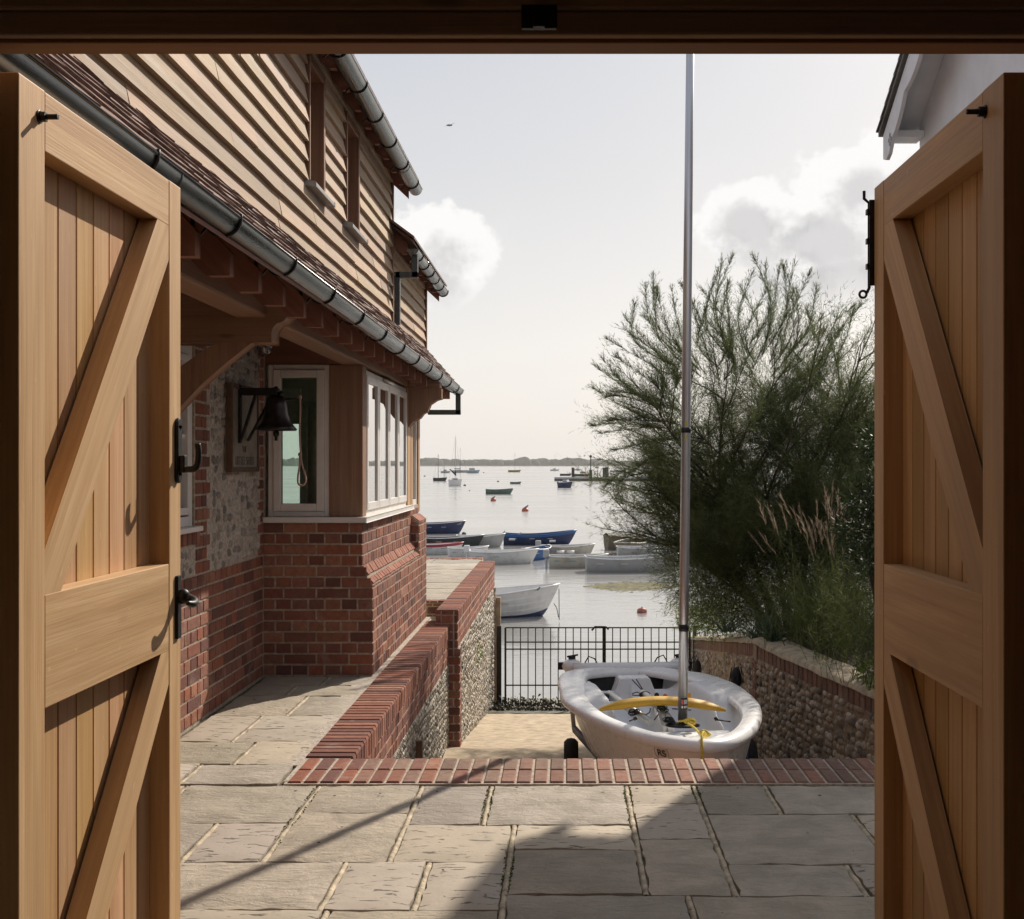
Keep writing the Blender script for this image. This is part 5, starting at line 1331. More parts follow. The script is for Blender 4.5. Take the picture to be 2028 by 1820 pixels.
# ================================================================== PLANTS
def strand(mb, p, d, L_, w, nseg=3, curl=.3, tint=.5, up=0.0):
    """tapered ribbon strand"""
    d = d.normalized(); q = Vector(p); side = d.cross(Vector((random.random()-.5, random.random()-.5, random.random()-.5))).normalized()
    tn = (tint, tint, tint); i = len(mb.v); bend = Vector((jit(curl), jit(curl), jit(curl)+up))
    for s in range(nseg+1):
        ww = w*(1-s/(nseg+.01))
        mb.v += [q-side*ww/2, q+side*ww/2]; d = (d+bend/nseg).normalized(); q = q+d*(L_/nseg)
    for s in range(nseg): a = i+2*s; mb.face([a, a+1, a+3, a+2], None, tn)
    return q, d
TREE = thing('tamarisk_tree', 'large feathery tamarisk tree growing over the flint wall', 'tree', (2.30, 12.0, -.35))
tk = MB(); fo_ = MB()
def limb(p, d, L_, r, lvl, gen):
    """grow a limb of short segments; spawn children"""
    nseg = 5; q = Vector(p); pts = [q.copy()]; d = d.normalized(); rr = [r]
    for s in range(nseg):
        d = (d+Vector((jit(.16), jit(.16), jit(.10)+.04*(1 if lvl < 2 else 0)))).normalized(); q = q+d*(L_/nseg); pts.append(q.copy()); rr.append(r*(1-.72*(s+1)/nseg))
    tk.tube(pts, rr, 6 if lvl < 2 else 4, tint=(1, 1, 1))
    if lvl >= gen:
        plume(pts, d, L_, lvl); return
    nc = (5, 6, 5, 4)[lvl]
    for c in range(nc):
        s = random.uniform(.35, 1.0) if lvl else random.uniform(.45, 1.0); k_ = min(nseg-1, int(s*nseg)); a = pts[k_].lerp(pts[k_+1], s*nseg-k_)
        ax = Vector((jit(1), jit(1), jit(.6)+.25)).normalized(); nd = (d*random.uniform(.55, 1.0)+ax*random.uniform(.55, .95)).normalized()
        limb(a, nd, L_*random.uniform(.50, .78), max(.003, r*.45), lvl+1, gen)
def plume(pts, d, L_, lvl):
    a0 = pts[0]
    dens = random.uniform(.5, 1.0); tn0 = random.random()
    for s in range(5):
        a, b = pts[s], pts[s+1]; ax = (b-a)
        for q in range(int(6+9*dens)):
            p = a.lerp(b, random.random()); dirn = (ax.normalized()*random.uniform(.5, 1.1)+Vector((jit(1), jit(1), jit(1)))*.75).normalized()
            Ls = random.uniform(.10, .28); tn = min(1, max(0, tn0*.6+random.uniform(0, .4)))
            e, dd = strand(fo_, p, dirn, Ls, .0045, 2, .3, tn, .12)
            for w in range(10):
                t_ = random.uniform(.1, 1.0); pp = p.lerp(e, t_); strand(fo_, pp, (dd+Vector((jit(1), jit(1), jit(1)))*.8), random.uniform(.02, .065), .0042, 1, .1, tn)
T0 = Vector((0, 0, 0)); random.seed(5)
# main stems fan out from the base
stems = []
for (ax_, ay_, L_) in ((-1.05, -.1, 1.45), (-.8, .4, 1.6), (-.62, -.35, 1.75), (-.42, .1, 1.95), (-.18, -.3, 2.0), (0.0, .3, 2.1), (.2, -.2, 2.0), (.42, .1, 1.85), (.62, -.3, 1.7), (.85, .2, 1.6), (-1.25, .1, 1.15), (1.15, 0, 1.4), (-.9, -.6, 1.1), (.4, -.8, 1.2), (-.3, -.8, 1.2)):
    d = Vector((ax_*.78, ay_*.7, 1.0))
    limb(T0+Vector((ax_*.12, ay_*.1, 0)), d, L_*.95, .036*random.uniform(.6, 1.1), 0, 2)
# low outer skirts of foliage
def plumeball(mb, c, R, n, tlo=0, thi=1, ln=.16, upb=.2, w=.004):
    for q in range(n):
        v = Vector((random.gauss(0, 1), random.gauss(0, 1), random.gauss(0, 1))).normalized(); r = random.random()**.45
        p = Vector(c)+Vector((v.x*R[0]*r, v.y*R[1]*r, v.z*R[2]*r)); d = (v*.8+Vector((jit(.5), jit(.5), upb+jit(.4)))); tn = random.uniform(tlo, thi)
        e, dd = strand(mb, p, d, ln*random.uniform(.6, 1.4), w, 3, .4, tn)
        for k3 in range(5): strand(mb, p.lerp(e, random.uniform(.2, 1)), dd+Vector((jit(1), jit(1), jit(1)))*.8, random.uniform(.03, .07), w*.8, 1, .1, tn)
for c, R, n in (((-.75, -.3, .95), (.55, .5, .5), 900), ((-.35, -.2, 1.4), (.6, .5, .5), 900), ((.3, -.1, 1.2), (.65, .5, .55), 900), ((.75, 0, 1.9), (.5, .5, .5), 600), ((-.15, -.5, .75), (.8, .4, .5), 1100), ((-.75, .1, .5), (.4, .4, .4), 600), ((.1, 0, 2.1), (.5, .4, .5), 500), ((-.7, .0, 1.9), (.4, .4, .4), 450), ((.6, -.5, .6), (.6, .4, .5), 700), ((1.3, 0, 1.3), (.6, .5, .8), 800), ((-1.1, -.1, 1.3), (.45, .4, .45), 500), ((.45, -.1, 2.35), (.45, .4, .45), 420), ((-.35, .1, 2.45), (.35, .3, .35), 260), ((-1.0, -.1, .75), (.35, .35, .4), 420), ((.2, -.3, 1.0), (.9, .5, .6), 900), ((1.0, -.2, .8), (.6, .5, .5), 700), ((-.2, 0, .4), (.9, .4, .4), 700)):
    plumeball(fo_, c, tuple(q*1.08 for q in R), int(n*(2.3 if c[2] < 1.25 else 2.0)), w=.0048)
random.seed(31)
for q in range(46):
    a_ = random.uniform(0, 2*pi); rr_ = random.random()**.5; c = (-.05+1.35*rr_*cos(a_), -.35+jit(.5), 1.35+1.15*rr_*sin(a_)); tl = random.choice((0, .1, .55, .7)); R_ = random.uniform(.14, .30)
    plumeball(fo_, c, (R_*1.2, R_, R_), int(170*random.uniform(.6, 1.3)), tl, tl+.3, .13, .35, .0045)
# long wispy shoots standing clear of the crown
random.seed(77)
TX = 2.30; TYc = 12.0
cxz = ((1446-VX)/F*TYc-TX, CH+(VY-850)/F*TYc+.35)
for (zx, zy) in ((360, 215), (325, 265), (260, 390), (185, 445), (140, 520), (95, 620), (45, 700), (10, 880), (0, 1130), (60, 1210), (90, 1500), (180, 1570), (270, 1680), (430, 250), (465, 290), (535, 290), (640, 290), (700, 380), (745, 160), (795, 125), (850, 250), (895, 70), (965, 95), (1000, 200), (1060, 160), (1130, 190), (1180, 160), (1230, 140), (1270, 320), (1340, 200), (1365, 260), (1450, 430), (1510, 580), (1560, 520), (1590, 450), (1620, 380), (1660, 400), (1690, 540), (120, 960), (60, 1000), (30, 780), (220, 560), (300, 480), (380, 330), (600, 400), (680, 470), (820, 330), (930, 240), (1100, 330), (1210, 300), (1300, 420), (1400, 520), (1480, 640), (160, 700), (110, 800), (80, 1100), (140, 1300), (220, 1420)):
    px = 1172.5+.322*zx+jit(9); py = 475.3+.322*zy+jit(12); yy = jit(.6)
    tip = Vector(((px-VX)/F*(TYc+yy)-TX, yy, CH+(VY-py)/F*(TYc+yy)+.35)); cen = Vector((cxz[0]*.8, yy*.5, cxz[1]-.1))
    st_ = tip.lerp(cen, random.uniform(.38, .55)); st_.z -= .12 if zy < 900 else -.05
    mid = st_.lerp(tip, .5)+Vector((jit(.24), jit(.2), -.06 if zy < 900 else .05)); pts = catmull([st_, mid, tip], 9); tk.tube(pts, [max(.0012, .0048*(1-q/len(pts))) for q in range(len(pts))], 4)
    n = len(pts)
    for q in range(120):
        t_ = random.random()**1.0*.97; k_ = min(n-2, int(t_*(n-1))); p = pts[k_].lerp(pts[k_+1], t_*(n-1)-k_); ax = (pts[k_+1]-pts[k_]).normalized()
        d = ax*random.uniform(.7, 1.1)+Vector((jit(1), jit(.8), jit(.5)+.25))*.6; Ls = (.045+.22*(1-t_))*random.uniform(.6, 1.2); tn = random.uniform(.1, .8)
        e, dd = strand(fo_, p, d, Ls, .0042, 2, .3, tn, .15)
        for w in range(11): strand(fo_, p.lerp(e, random.random()), dd+Vector((jit(1), jit(1), jit(1)))*.6, random.uniform(.015, .05), .0036, 1, .1, tn)
fo_.build('crown', LTAM, TREE); tk.build('trunk', BARK, TREE)

def plant_at(px, py, Y, name, label, cat): 
    p = P(px, py, Y); return thing(name, label, cat, p), p
# dark glossy evergreen at the right edge
t_, p0_ = plant_at(1745, 1255, 8.6, 'evergreen_shrub', 'dark glossy leaved evergreen shrub against the right door', 'shrub')
mb = MB(); tk = MB(); random.seed(8)
def leafclump(mb, c, R, n, sz):
    for q in range(n):
        v = Vector((random.gauss(0, 1), random.gauss(0, 1), random.gauss(0, 1))).normalized(); p = Vector(c)+Vector((v.x*R[0], v.y*R[1], v.z*R[2]))*random.random()**.4
        d = (v+Vector((jit(.8), jit(.8), .3+jit(.6)))).normalized(); s_ = d.cross(Vector((jit(1), jit(1), jit(1)))).normalized(); L_ = sz*random.uniform(.7, 1.3); w = L_*.38; tn = random.random(); tn = (tn, tn, tn)
        i = len(mb.v); mb.v += [p, p+d*L_*.5+s_*w*.5, p+d*L_, p+d*L_*.5-s_*w*.5]; mb.face([i, i+1, i+2, i+3], None, tn)
for (cx, cz, rx, rz, n) in ((-.02, 1.42, .14, .16, 420), (.05, 1.1, .22, .2, 700), (-.14, 1.0, .15, .14, 350), (-.22, .78, .14, .12, 260), (.0, .75, .26, .22, 800), (.12, .5, .2, .2, 350), (-.12, .55, .12, .12, 200), (.3, 1.0, .3, .5, 900)):
    leafclump(mb, (cx, 0, cz), (rx, .25, rz), n, .045)
for q in range(10): tk.tube([(jit(.05), jit(.05), -.1), (jit(.15), jit(.1), .5), (jit(.22), jit(.15), 1.1+jit(.2))], [.012, .009, .004], 5)
mb.build('foliage', LSHR, t_); tk.build('stem', BARK, t_)
# ornamental grass with plumes
t_, p0_ = plant_at(1662, 1275, 9.3, 'plume_grass', 'tall ornamental grass with pinkish brown seed plumes', 'grass')
mb = MB(); ml = MB(); random.seed(9)
for q in range(70):
    b = Vector((random.gauss(0, .1), random.gauss(0, .08), 0)); lean = Vector((random.gauss(-.12, .22), random.gauss(0, .15), 1)); L_ = random.uniform(.75, 1.12)
    e, dd = strand(ml, b, lean, L_, .007, 6, .25, random.uniform(.3, .9))
    if q < 40:
        for s in range(26):
            pp = e-dd*random.uniform(0, .20); strand(mb, pp, dd+Vector((jit(.35), jit(.35), .15)), random.uniform(.04, .09), .006, 2, .3, random.random())
for q in range(420):
    b = Vector((random.gauss(0, .14), random.gauss(0, .1), 0)); strand(ml, b, Vector((random.gauss(0, .35), random.gauss(0, .3), 1)), random.uniform(.4, .85), .007, 6, .7, random.random(), -.3)
mb.build('plumes', LPLU, t_); ml.build('blades', LGRA, t_)
# feathery fennel-like herbs
for (px, py, Y, hh, lab) in ((1668, 1300, 8.7, .62, 'wispy green feathery herb in front of the plume grass'), (1590, 1275, 9.6, .55, 'soft green feathery herb left of the plume grass'), (1722, 1340, 7.9, .6, 'wispy feathery herb close to the right door')):
    t_, p0_ = plant_at(px, py, Y, 'feathery_herb', lab, 'herb'); mb = MB(); random.seed(px)
    for q in range(60):
        b = Vector((random.gauss(0, .12), random.gauss(0, .1), -.03)); e, dd = strand(mb, b, Vector((random.gauss(0, .3), random.gauss(0, .3), 1)), hh*random.uniform(.5, 1.1), .005, 4, .3, .4)
        for s in range(34):
            pp = b.lerp(e, random.uniform(.15, 1)); strand(mb, pp, Vector((jit(1), jit(1), random.uniform(.1, 1))), random.uniform(.05, .13), .0035, 2, .3, random.random())
    mb.build('fronds', LGRA if px != 1722 else LTAM, t_)
# low bushes spilling over the wall top
for (px, py, Y, R, n, M__, lab) in ((1385, 1235, 13.2, (.28, .2, .20), 1500, LBRI, 'bright yellow green shrub spilling over the wall near the gate'), (1425, 1235, 12.0, (.28, .2, .22), 1300, LBRI, 'light green trailing shrub on the wall top behind the mast'), (1470, 1215, 11.2, (.32, .25, .25), 1300, LTAM, 'dark mounded shrub under the tamarisk'), (1545, 1215, 10.8, (.34, .25, .28), 1400, LTAM, 'deep green bush at the foot of the tamarisk trunk'), (1640, 1225, 10.2, (.4, .3, .30), 1900, LSHR, 'low dark bush behind the plume grass'), (1500, 1150, 11.6, (.55, .3, .45), 3200, LSHR, 'broad dark bush under the left side of the tamarisk crown'), (1600, 1130, 11.3, (.5, .3, .45), 3200, LSHR, 'broad dark bush behind the tamarisk trunk'), (1700, 1150, 10.4, (.4, .3, .55), 2600, LSHR, 'tall dark bush at the back of the bank by the right door')):
    t_, p0_ = plant_at(px, py, Y, 'low_shrub', lab, 'shrub'); mb = MB(); random.seed(px); leafclump(mb, (0, 0, .05), R, n, .03); plumeball(mb, (0, 0, .1), R, 160, ln=.12); mb.build('foliage', M__, t_)
# strap leaved plants
for (px, py, Y, n, lab) in ((1535, 1262, 9.7, 60, 'clump of dark strap shaped leaves on the corner of the bank'), (1500, 1258, 10.1, 40, 'grey green strappy clump arching over the wall corner'), (1440, 1245, 11.0, 34, 'small strappy clump on the wall top')):
    t_, p0_ = plant_at(px, py, Y, 'strappy_plant', lab, 'plant'); mb = MB(); random.seed(px)
    for q in range(n): strand(mb, Vector((jit(.06), jit(.06), -.03)), Vector((random.gauss(0, .5), random.gauss(-.1, .4), 1)), random.uniform(.2, .42), .014, 6, .35, random.random(), -1.1)
    mb.build('leaves', LSTR, t_)
t_, p0_ = plant_at(1722, 1352, 7.65, 'leafy_weed', 'small bright leafy plant at the wall top beside the right door', 'plant'); mb = MB(); random.seed(4); leafclump(mb, (.02, 0, .06), (.08, .08, .09), 120, .05); mb.build('leaves', LBRI, t_)
t_, p0_ = plant_at(1345, 1250, 14.6, 'sprig', 'bare brown sprig rising beside the gate', 'plant'); mb = MB(); random.seed(4)
for q in range(6):
    e, dd = strand(mb, (0, 0, 0), Vector((random.gauss(-.1, .2), 0, 1)), random.uniform(.25, .5), .008, 4, .2, .3)
    for s in range(8): strand(mb, Vector((0, 0, 0)).lerp(e, random.uniform(.4, 1)), Vector((jit(1), jit(.5), .8)), .05, .012, 2, .2, .5)
mb.build('twigs', LPLU, t_)
# ivy sprig on terrace wall
mb = MB(); random.seed(3); c = P(948, 1300, 12.9); leafclump(mb, (xb_+.03, 12.6, -.62), (.03, .06, .12), 90, .035); tag(mb.build('wall_weed', LBRI), 'green weed growing from a joint of the terrace wall', 'weed')

# ================================================================== BOATS
random.seed(21)
def boat_hull(L_, B_, D_, sheer=.22, tw=.7, rake=.12, draft=.12, full=1.0):
    def bh(u):      # half breadth at sheer, u: 0 stern .. 1 stem
        m_ = .42
        if u < m_: return B_/2*(tw+(1-tw)*sin(pi/2*u/m_))
        return B_/2*max(.0, 1-((u-m_)/(1-m_))**2.3)**.8
    def zs(u): return D_*(1+sheer*((u-.35)/.65)**2) if u > .35 else D_*(1+sheer*.35*((.35-u)/.35)**2)
    def zk(u): return -draft*(1-max(0, (u-.75)/.25)**2)+ (zs(1)+draft)*.0
    def pt(u, v, ins=0.0):
        b = max(0, bh(u)-ins); x = L_*(u-.5)+rake*L_*(v-.5)*max(0, (u-.7)/.3)**2
        return (x, b*(v**(.45*full)), zk(u)+(zs(u)-zk(u))*v**1.25+ (ins if v < .02 else 0))
    return bh, zs, zk, pt
def rowboat(name, label, L_, B_, D_, px, py, head, hullm, inm=None, gunm=None, group=None, bottom=None, thw=3, clinker=False, cat='boat', outboard=False, cover=None, sheer=.22, tw=.7, Yov=None, cabin=None, mast=None, stripe=None, boom=False):
    Y = Yov or 3.4*F/(py-VY); X = (px-VX)*Y/F
    o = thing(name, label, cat, (X, Y, WZ), head, group)
    bh, zs, zk, pt = boat_hull(L_, B_, D_, sheer, tw)
    mb = MB(); NU, NV = 24, 12
    for sg in (1, -1):
        def fn(u, v, sg=sg):
            x, y, z = pt(u, max(1e-4, v)); 
            if clinker: y += .010*((v*6) % 1.0)*(1 if .05 < v < .99 else 0)
            return (x, sg*y, z)
        mb.grid(fn, NU, NV if not clinker else 24, sm=not clinker)
        mb.grid(lambda u, v, sg=sg: (pt(u*.985, max(1e-4, v), .03)[0], sg*pt(u*.985, max(1e-4, v), .03)[1], max(pt(u*.985, max(1e-4, v))[2]-.003, zk(u)+.05)), NU, 8)
        i = len(mb.v); pr = [pt(0, v/10) for v in range(11)]; mb.v += [Vector((q[0], sg*q[1], q[2])) for q in pr]+[Vector((pr[0][0], 0, pr[-1][2])), Vector((pr[0][0], 0, pr[0][2]))]; mb.face([i+q for q in range(13)])
    h_ = mb.build('hull', hullm, o)
    # floor
    mb = MB(); zf = -.02
    mb.grid(lambda u, v: (L_*(u*.9-.46), (2*v-1)*max(.01, bh(u*.9+.03)*.72), zf), 14, 4); mb.build('floor', inm or PINT, o)
    if bottom:
        mb = MB()
        for sg in (1, -1): mb.grid(lambda u, v, sg=sg: (pt(u, .02+.3*v)[0]+.002, sg*(pt(u, .02+.3*v)[1]+.014), pt(u, .02+.3*v)[2]), 24, 6)
        mb.build('bottom_paint', bottom, o)
    mb = MB()
    for sg in (1, -1): mb.tube([(pt(u/24, 1)[0], sg*pt(u/24, 1)[1], zs(u/24)) for u in range(25)], .022 if L_ < 8 else .03, 5)
    mb.tube([(pt(0, 1)[0], -pt(0, 1)[1], zs(0)), (pt(0, 1)[0], pt(0, 1)[1], zs(0))], .022, 5); mb.build('gunwale', gunm or hullm, o)
    if stripe:
        mb = MB()
        for sg in (1, -1): mb.grid(lambda u, v, sg=sg: (pt(u, .86+.1*v)[0], sg*(pt(u, .86+.1*v)[1]+.008), pt(u, .86+.1*v)[2]), 24, 2)
        mb.build('stripe', stripe, o)
    if thw:
        for q in range(thw):
            u = .14+.26*q; b = bh(u)*.93; x = L_*(u-.5); mb = MB(); mb.box((x-.11, -b, D_*.62), (x+.11, b, D_*.62+.03)); mb.build('thwart', inm or PINT, o)
    if cover:
        mb = MB(); mb.grid(lambda u, v: (pt(u*.97, 1)[0], (2*v-1)*bh(u*.97), zs(u*.97)+.12*sin(pi*v)), 18, 8); mb.build('cover', cover, o)
    if outboard:
        mb = MB(); xo = -L_/2-.08; mb.box((xo-.12, -.09, D_*.9), (xo+.08, .09, D_*.9+.26)); mb.box((xo-.05, -.04, -.2), (xo+.02, .04, D_*.9)); mb.build('outboard_motor', PGREY if outboard == 1 else PW, o, bevel=.03)
    if cabin:
        cx0, cx1, ch_ = cabin; mb = MB()
        zb_ = D_*.95; P8 = []
        for j in range(8):
            x = (cx1 if j & 1 else cx0)*L_; top_ = (j >> 2) & 1; y = (B_*.36 if (j >> 1) & 1 else -B_*.36)*(.85 if top_ else 1); x += (-.12*ch_*(1 if j & 1 else 0) if top_ else 0); P8.append((x, y, zb_+(ch_ if top_ else 0)))
        mb.hexa(P8); cb = mb.build('cabin', PW if hullm != PW else PW, o, bevel=.04)
        mb = MB()
        for sg in (1, -1): mb = MB(); mb.box(((cx0+.06*(cx1-cx0))*L_, sg*B_*.355-.01, zb_+ch_*.45), ((cx1-.15*(cx1-cx0))*L_, sg*B_*.355+.01, zb_+ch_*.75)); mb.build('cabin_window', PDARK, cb)
        mb = MB(); mb.grid(lambda u, v: (pt(u, 1)[0], (2*v-1)*bh(u), zs(u)-.02), 14, 4); mb.build('deck', PW, o)
    if mast:
        for (mx, mh) in mast:
            mb = MB(); zt0 = D_; r_ = .045 if L_ > 2.6 else .03; mb.tube([(mx*L_, 0, 0), (mx*L_, 0, mh)], [r_*1.3, r_*.8], 6); mm = mb.build('mast', SPAR if hullm == PW else PILE, o)
            mb = MB(); st_ = .008+.0012*L_
            for (ex, ey) in ((L_*.5, 0), (-L_*.48, 0), (mx*L_, B_*.45), (mx*L_, -B_*.45)): mb.tube([(mx*L_, 0, mh*.97), (ex, ey, D_)], st_, 3)
            mb.build('rigging', PILE, mm)
        if boom:
            mx = mast[0][0]*L_; mb = MB(); mb.tube([(mx, 0, D_+.9), (mx-L_*.45, 0, D_+1.7)] if boom == 2 else [(mx, 0, D_+.8), (mx-L_*.42, 0, D_+.7)], [.16, .09], 8); mb.tube([(mx+.02, 0, D_+.7), (mx+.02, 0, D_+1.7)], [.14, .05], 8); mb.build('sail_cover', SAILB, o)
    return o
def wpx(px0, px1, py): Y = 3.4*F/(py-VY); return (px1-px0)*Y/F
GR_ = 'small boats moored off the slipway'
# near clinker boat
rowboat('clinker_boat', 'white clinker rowing boat with a blue bottom moored just beyond the terrace wall', 3.3, 1.35, .52, 946, 1221, radians(7), PW, PINT, PW, None, PNAVY, 3, True, sheer=.36, tw=.6)
rowboat('rowing_boat', 'dark blue open boat at the left edge of the moored group', 2.7, 1.2, .50, 862, 1056, radians(4), PNAVY, PPALE, PW, GR_, sheer=.25)
rowboat('rowing_boat', 'long dark green and white boat second from the house corner', 2.7, 1.1, .42, 886, 1085, radians(-3), PDARK, PINT, PW, GR_, sheer=.3)
rowboat('rowing_boat', 'grey white rowing boat with its bow pointing at the dark blue boat', 1.9, 1.0, .44, 950, 1083, radians(4), PGREY, PINT, PW, GR_, sheer=.25)
rowboat('rowing_boat', 'white boat with a dark red rubbing stripe close to the brick corner', 2.0, 1.0, .36, 860, 1097, radians(8), PW, PPALE, PRED, GR_, stripe=PRED)
rowboat('rowing_boat', 'small white tender with curved rails behind the outboard boat', 1.4, .9, .34, 926, 1104, radians(12), PW, PPALE, PW, GR_, thw=2)
rowboat('rowing_boat', 'white open boat with rounded stern lying beyond the terrace wall end', 2.25, 1.15, .40, 995, 1115, radians(4), PW, PGREY, PW, GR_, thw=2, outboard=2, tw=.9)
rowboat('rowing_boat', 'dark blue boat with white fenders and gulls on its rail', 2.95, 1.2, .42, 1066, 1078, radians(5), PNAVY, PINT, PBLUE, GR_, sheer=.45, stripe=PBLUE)
rowboat('rowing_boat', 'bright blue small boat showing its bow between two white boats', 1.4, .8, .38, 1066, 1107, radians(60), PBLUE, PINT, PW, GR_, thw=1)
rowboat('rowing_boat', 'white boat with white fenders hung along its side', 1.9, 1.0, .38, 1122, 1102, radians(6), PCREAM, PINT, PW, GR_, thw=2, outboard=1, tw=.85)
rowboat('rowing_boat', 'cream weathered dinghy with a pale teal inside', 1.85, 1.0, .36, 1143, 1123, radians(3), PCREAM, PTEAL, PW, GR_, thw=2, outboard=1)
rowboat('rowing_boat', 'brown boat with a rough cover lying behind the tilted one', 1.6, .9, .50, 1237, 1087, radians(20), PBROWN, PINT, PBROWN, GR_, cover=PBROWN)
o = rowboat('rowing_boat', 'brown dinghy end on to us with blue and red paint inside', 2.0, 1.15, .42, 1249, 1095, radians(75), PBROWN, PBLUE, PCREAM, GR_, thw=2)
rowboat('rowing_boat', 'pale boat half hidden by the tamarisk', 1.6, .9, .38, 1312, 1088, radians(10), PW, PINT, PW, GR_)
rowboat('rowing_boat', 'grey white dinghy in front of the brown boats', 2.1, 1.0, .40, 1280, 1106, radians(4), PGREY, PINT, PW, GR_)
rowboat('rowing_boat', 'large pale grey open boat nearest the tamarisk', 2.9, 1.2, .42, 1250, 1131, radians(5), PGREY, PCREAM, PW, GR_, thw=2, sheer=.35)
rowboat('rowing_boat', 'pale green boat seen through the tamarisk skirts', 1.9, .9, .34, 1350, 1112, radians(14), PTEAL, PINT, PW, GR_)
rowboat('rowing_boat', 'grey green open boat alone beyond the orange buoys', wpx(962, 1014, 978), 1.1, .50, 988, 978, radians(3), PGREEN, PINT, PTEAL, sheer=.30, tw=.7)
rowboat('rowing_boat', 'small dark rowing boat in midwater left of the pontoon', wpx(1011, 1032, 958), .9, .32, 1021, 958.3, radians(-5), PGREEN, PINT, PGREY, sheer=.3)
rowboat('cabin_boat', 'dark blue cabin boat moored in front of the pontoon', wpx(1105, 1134, 966), 1.3, .75, 1119, 966, radians(-25), PNAVY, cabin=(-.1, .25, .45), thw=0, outboard=1)
FB = [('sailing_boat', 'dark sailing boat with two thin masts near the house corner', 871, 952.5, 859, 885, .65, [(.0-.12, 5.6), (.33, 3.2)], None, False, PDARK, 0),
      ('sailing_boat', 'white yacht with the tallest mast and a blue sail cover', 901.5, 962.5, 890, 913, .95, [(0.02, 8.3)], (-.25, .2, .35), 2, PW, 35),
      ('motor_boat', 'small white motor boat left of the yachts', 882, 936.6, 873, 891, .7, None, (-.2, .2, .7), False, PGREY, 0),
      ('sailing_boat', 'long pale yacht moored behind the tall masted one', 910, 936, 895, 924, .95, [(.05, 10.6)], (-.2, .15, .4), 1, PGREY, 0),
      ('cabin_cruiser', 'pale blue cabin cruiser right of the yachts', 936.5, 937, 924, 949, 1.1, None, (-.30, .2, 1.0), False, PPALE, 0),
      ('sailing_boat', 'yellow hulled sailing boat with a single mast in midwater', 1018.5, 935, 1007, 1031, .9, [(.05, 8.7)], None, False, PYEL, 0),
      ('sailing_boat', 'white sailing boat left of the pontoon piles', 1098.5, 932.6, 1090, 1107, .8, [(.05, 9.2)], (-.2, .15, .6), False, PW, 0),
      ('motor_boat', 'dark motor boat moored beyond the pontoon end', 1120, 942, 1109, 1131, .6, None, None, False, PDARK, 0),
      ('work_boat', 'dark work boat with a red lifebuoy between the piles', 1152, 943.5, 1137, 1167, .7, [(.25, 2.8)], (-.1, .3, .8), False, PDARK, 0),
      ('motor_boat', 'white distant motor boat above the work boat', 1143.5, 931.6, 1137, 1150, .7, [(0.0, 7.3)], (-.2, .2, .5), False, PW, 0),
      ('motor_boat', 'small reddish boat near the far shore', 1182, 927.5, 1178, 1186, 1.1, None, (-.2, .2, .9), False, PBROWN, 0),
      ('sailing_boat', 'pale moored yacht partly behind the tamarisk branches', 1222, 935, 1209, 1236, .7, [(.1, 6.0)], (-.2, .2, .4), False, PPALE, 0)]
for (nm, lab, px, py, xa_, xb2, D_, mast, cab, boom, col_, hd) in FB:
    L_ = wpx(xa_, xb2, py); rowboat(nm, lab, L_/max(.75, cos(radians(hd))), min(L_*.34, 1.9), D_, px, py, radians(hd), col_, PGREY, PW, None, None, 0, sheer=.2, tw=.75, cabin=cab, mast=mast, boom=boom)
mb = MB(); Yb_ = 3.4*F/(943.5-VY)-4; c = P(1159, 940.5, Yb_); mb.tube([c+Vector((.28*cos(a), 0, .28*sin(a))) for a in [2*pi*q/12 for q in range(12)]], .11, 6, closed=True); tag(mb.build('lifebuoy', REDP), 'red lifebuoy on the dark work boat at the pontoon', 'lifebuoy')
# pontoon
Yp = 3.4*F/(952-VY); po = thing('pontoon', 'long low floating pontoon with timber piles', 'pontoon', (0, Yp, WZ))
def pxs(px): return (px-VX)*Yp/F
mb = MB(); mb.box((pxs(1098), -1.2, .15), (pxs(1330), 1.2, .75)); mb.build('deck', PGREY, po)
mb = MB(); mb.box((pxs(1098), -1.25, -.1), (pxs(1330), -1.05, .35)); mb.build('float', PILE, po)
for (px, pt_, r_, lab) in ((1135, 926, .34, 'timber pile near the left end of the pontoon'), (1197, 926, .34, 'left one of the two close timber piles on the pontoon'), (1203, 925, .34, 'right one of the two close timber piles on the pontoon'), (1238, 927, .3, 'timber pile at the tamarisk end of the pontoon')):
    o = thing('pile', lab, 'pile', (pxs(px), Yp+1.8, WZ), 0, 'piles along the pontoon'); mb = MB(); mb.tube([(0, 0, -1), (0, 0, (952-pt_)*Yp/F)], r_, 10); mb.build('post', PILE, o)
o = thing('navigation_post', 'tall thin navigation post with a round topmark beyond the pontoon', 'post', (pxs(1169.5), Yp-1.8, WZ)); mb = MB(); hh = (952-904)*Yp/F; mb.tube([(0, 0, -1), (0, 0, hh*.45)], .34, 8); mb.build('post', PILE, o)
mb = MB(); mb.tube([(0, 0, hh*.45), (0, 0, hh)], .12, 6); mb.ellip((0, 0, hh), (.3, .3, .3), 8, 6); mb.build('topmark', PILE, o)
for px, lab in ((1180, 'first thin metal hoop right of the navigation post'), (1186, 'second thin metal hoop right of the navigation post'), (1212, 'thin metal hoop just right of the paired piles'), (1218, 'thin metal hoop furthest right on the pontoon deck')): 
    o = thing('pontoon_rail', lab, 'rail', (pxs(px), Yp, WZ+.75), 0, 'hoops on the pontoon'); mb = MB(); mb.tube([(-.3, 0, 0), (-.3, 0, 1.3), (.3, 0, 1.3), (.3, 0, 0)], .05, 5); mb.build('hoop', PGREY, o)
